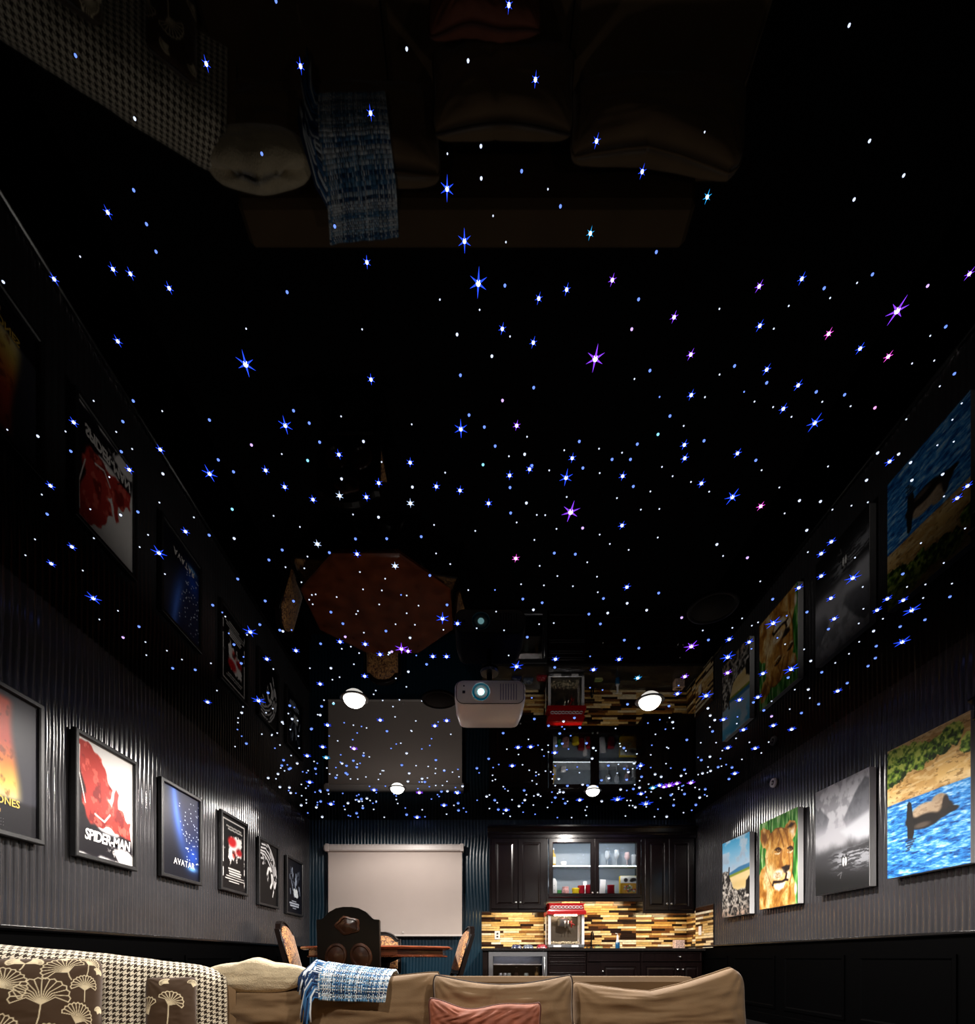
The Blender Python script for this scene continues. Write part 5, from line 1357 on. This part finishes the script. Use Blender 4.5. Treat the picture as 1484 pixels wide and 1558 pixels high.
# ---- blue and white woven throw with fringe
nu, nv = 240, 176
u = np.linspace(0, 1, nu); v = np.linspace(0, 1, nv)
U, V = np.meshgrid(u, v, indexing='ij')
prY = np.interp(v, [0, .15, .35, .5, .65, .8, 1], [3.30, 3.22, 3.10, 2.98, 2.885, 2.845, 2.835]); prZ = np.interp(v, [0, .15, .35, .5, .65, .8, 1], [.675, .690, .708, .700, .665, .615, .545])
ker = np.ones(9) / 9
prY = np.convolve(np.pad(prY, 9, 'edge'), ker, 'same')[9:-9]; prZ = np.convolve(np.pad(prZ, 9, 'edge'), ker, 'same')[9:-9]
xl = np.interp(v, [0, .4, 1], [wx(500, 3.25), wx(497, 3.05), wx(487, 2.84)]); xr = np.interp(v, [0, .4, 1], [wx(604, 3.25), wx(601, 3.05), wx(585, 2.84)])
X = xl[None] + (xr - xl)[None] * U
Y = prY[None] - .012 * (fbm(U, V, 3, 61) - .5) * 2 - .004 * np.sin(V * 170) * 0 + 0 * U
Z = prZ[None] + (.045 * (1 - U) ** 1.3 * sstep(1.1, .3, V)) + .012 * (fbm(U + 3, V, 4, 62) - .5) - .012 * U * V
tw = np.random.RandomState(9)
pal = np.array([lin(c) for c in ('#e8eef2', '#cfe0ea', '#5f93bd', '#2c5f92', '#163a66', '#0e2340', '#9cc3de')])
wa = pal[tw.choice(7, 60, p=[.26, .16, .14, .14, .12, .08, .10])]; we = pal[tw.choice(7, 44, p=[.26, .16, .14, .14, .12, .08, .10])]
iu = np.minimum((U * 60).astype(int), 59); iv = np.minimum((V * 44).astype(int), 43)
pick = ((iu + iv) % 2 == 0)[..., None]
Cc = np.where(pick, wa[iu], we[iv]) * (.45 + .8 * np.random.RandomState(2).rand(61, 45)[iu, iv])[..., None]
hump = .004 * np.abs(np.sin(U * 60 * PI)) * np.abs(np.sin(V * 44 * PI))
Z = Z + hump; Y = Y - hump
t = thing('woven_throw', 'blue and white woven throw with a long fringe over the sofa back', 'throw', (0, 0, 0))
wm = mat('woven_wool', (.5, .5, .5), rough=.95, spec=.1, sheen=.3, attr=True)
o = link('cloth', gridmesh('cloth', np.stack([X, Y, Z], -1), wm, np.clip(Cc, 0, 1)), t); md = o.modifiers.new('thick', 'SOLIDIFY'); md.thickness = .008; md.offset = 1
fm = [mat('fringe_navy', lin('#16335c'), rough=.9), mat('fringe_white', lin('#dfe8ee'), rough=.9), mat('fringe_blue', lin('#356a9c'), rough=.9)]
b = MB(); rr = random.Random(4)
for k in range(46):
    f = k / 45; j = int((.30 + .68 * f) * (nv - 1))
    p0 = Vector((X[0, j], Y[0, j], Z[0, j]))
    ln = rr.uniform(.08, .13) + .04 * f
    dx = -rr.uniform(.04, .085) * (1.15 - .35 * f)
    yb_ = min(p0.y - .02, 2.86) - rr.uniform(0, .03)
    p1 = p0 + Vector((dx * .5, (yb_ - p0.y) * .35, .006 + .012 * (1 - f)))
    p2 = p0 + Vector((dx * .9, (yb_ - p0.y) * .85, -.25 * ln - .03 * (1 - f)))
    p3 = Vector((p0.x + dx + rr.uniform(-.012, .012), yb_, p0.z - ln * rr.uniform(.75, 1.1)))
    p4 = Vector((p3.x + rr.uniform(-.012, .01), yb_ - .004, p3.z - ln * .45))
    b.cur = rr.choice((0, 0, 0, 1, 1, 2, 2))
    b.tube([p0, p1, p2, p3, p4], [.0055, .006, .006, .0055, .004], 6)
b.build('fringe', fm, t, True)
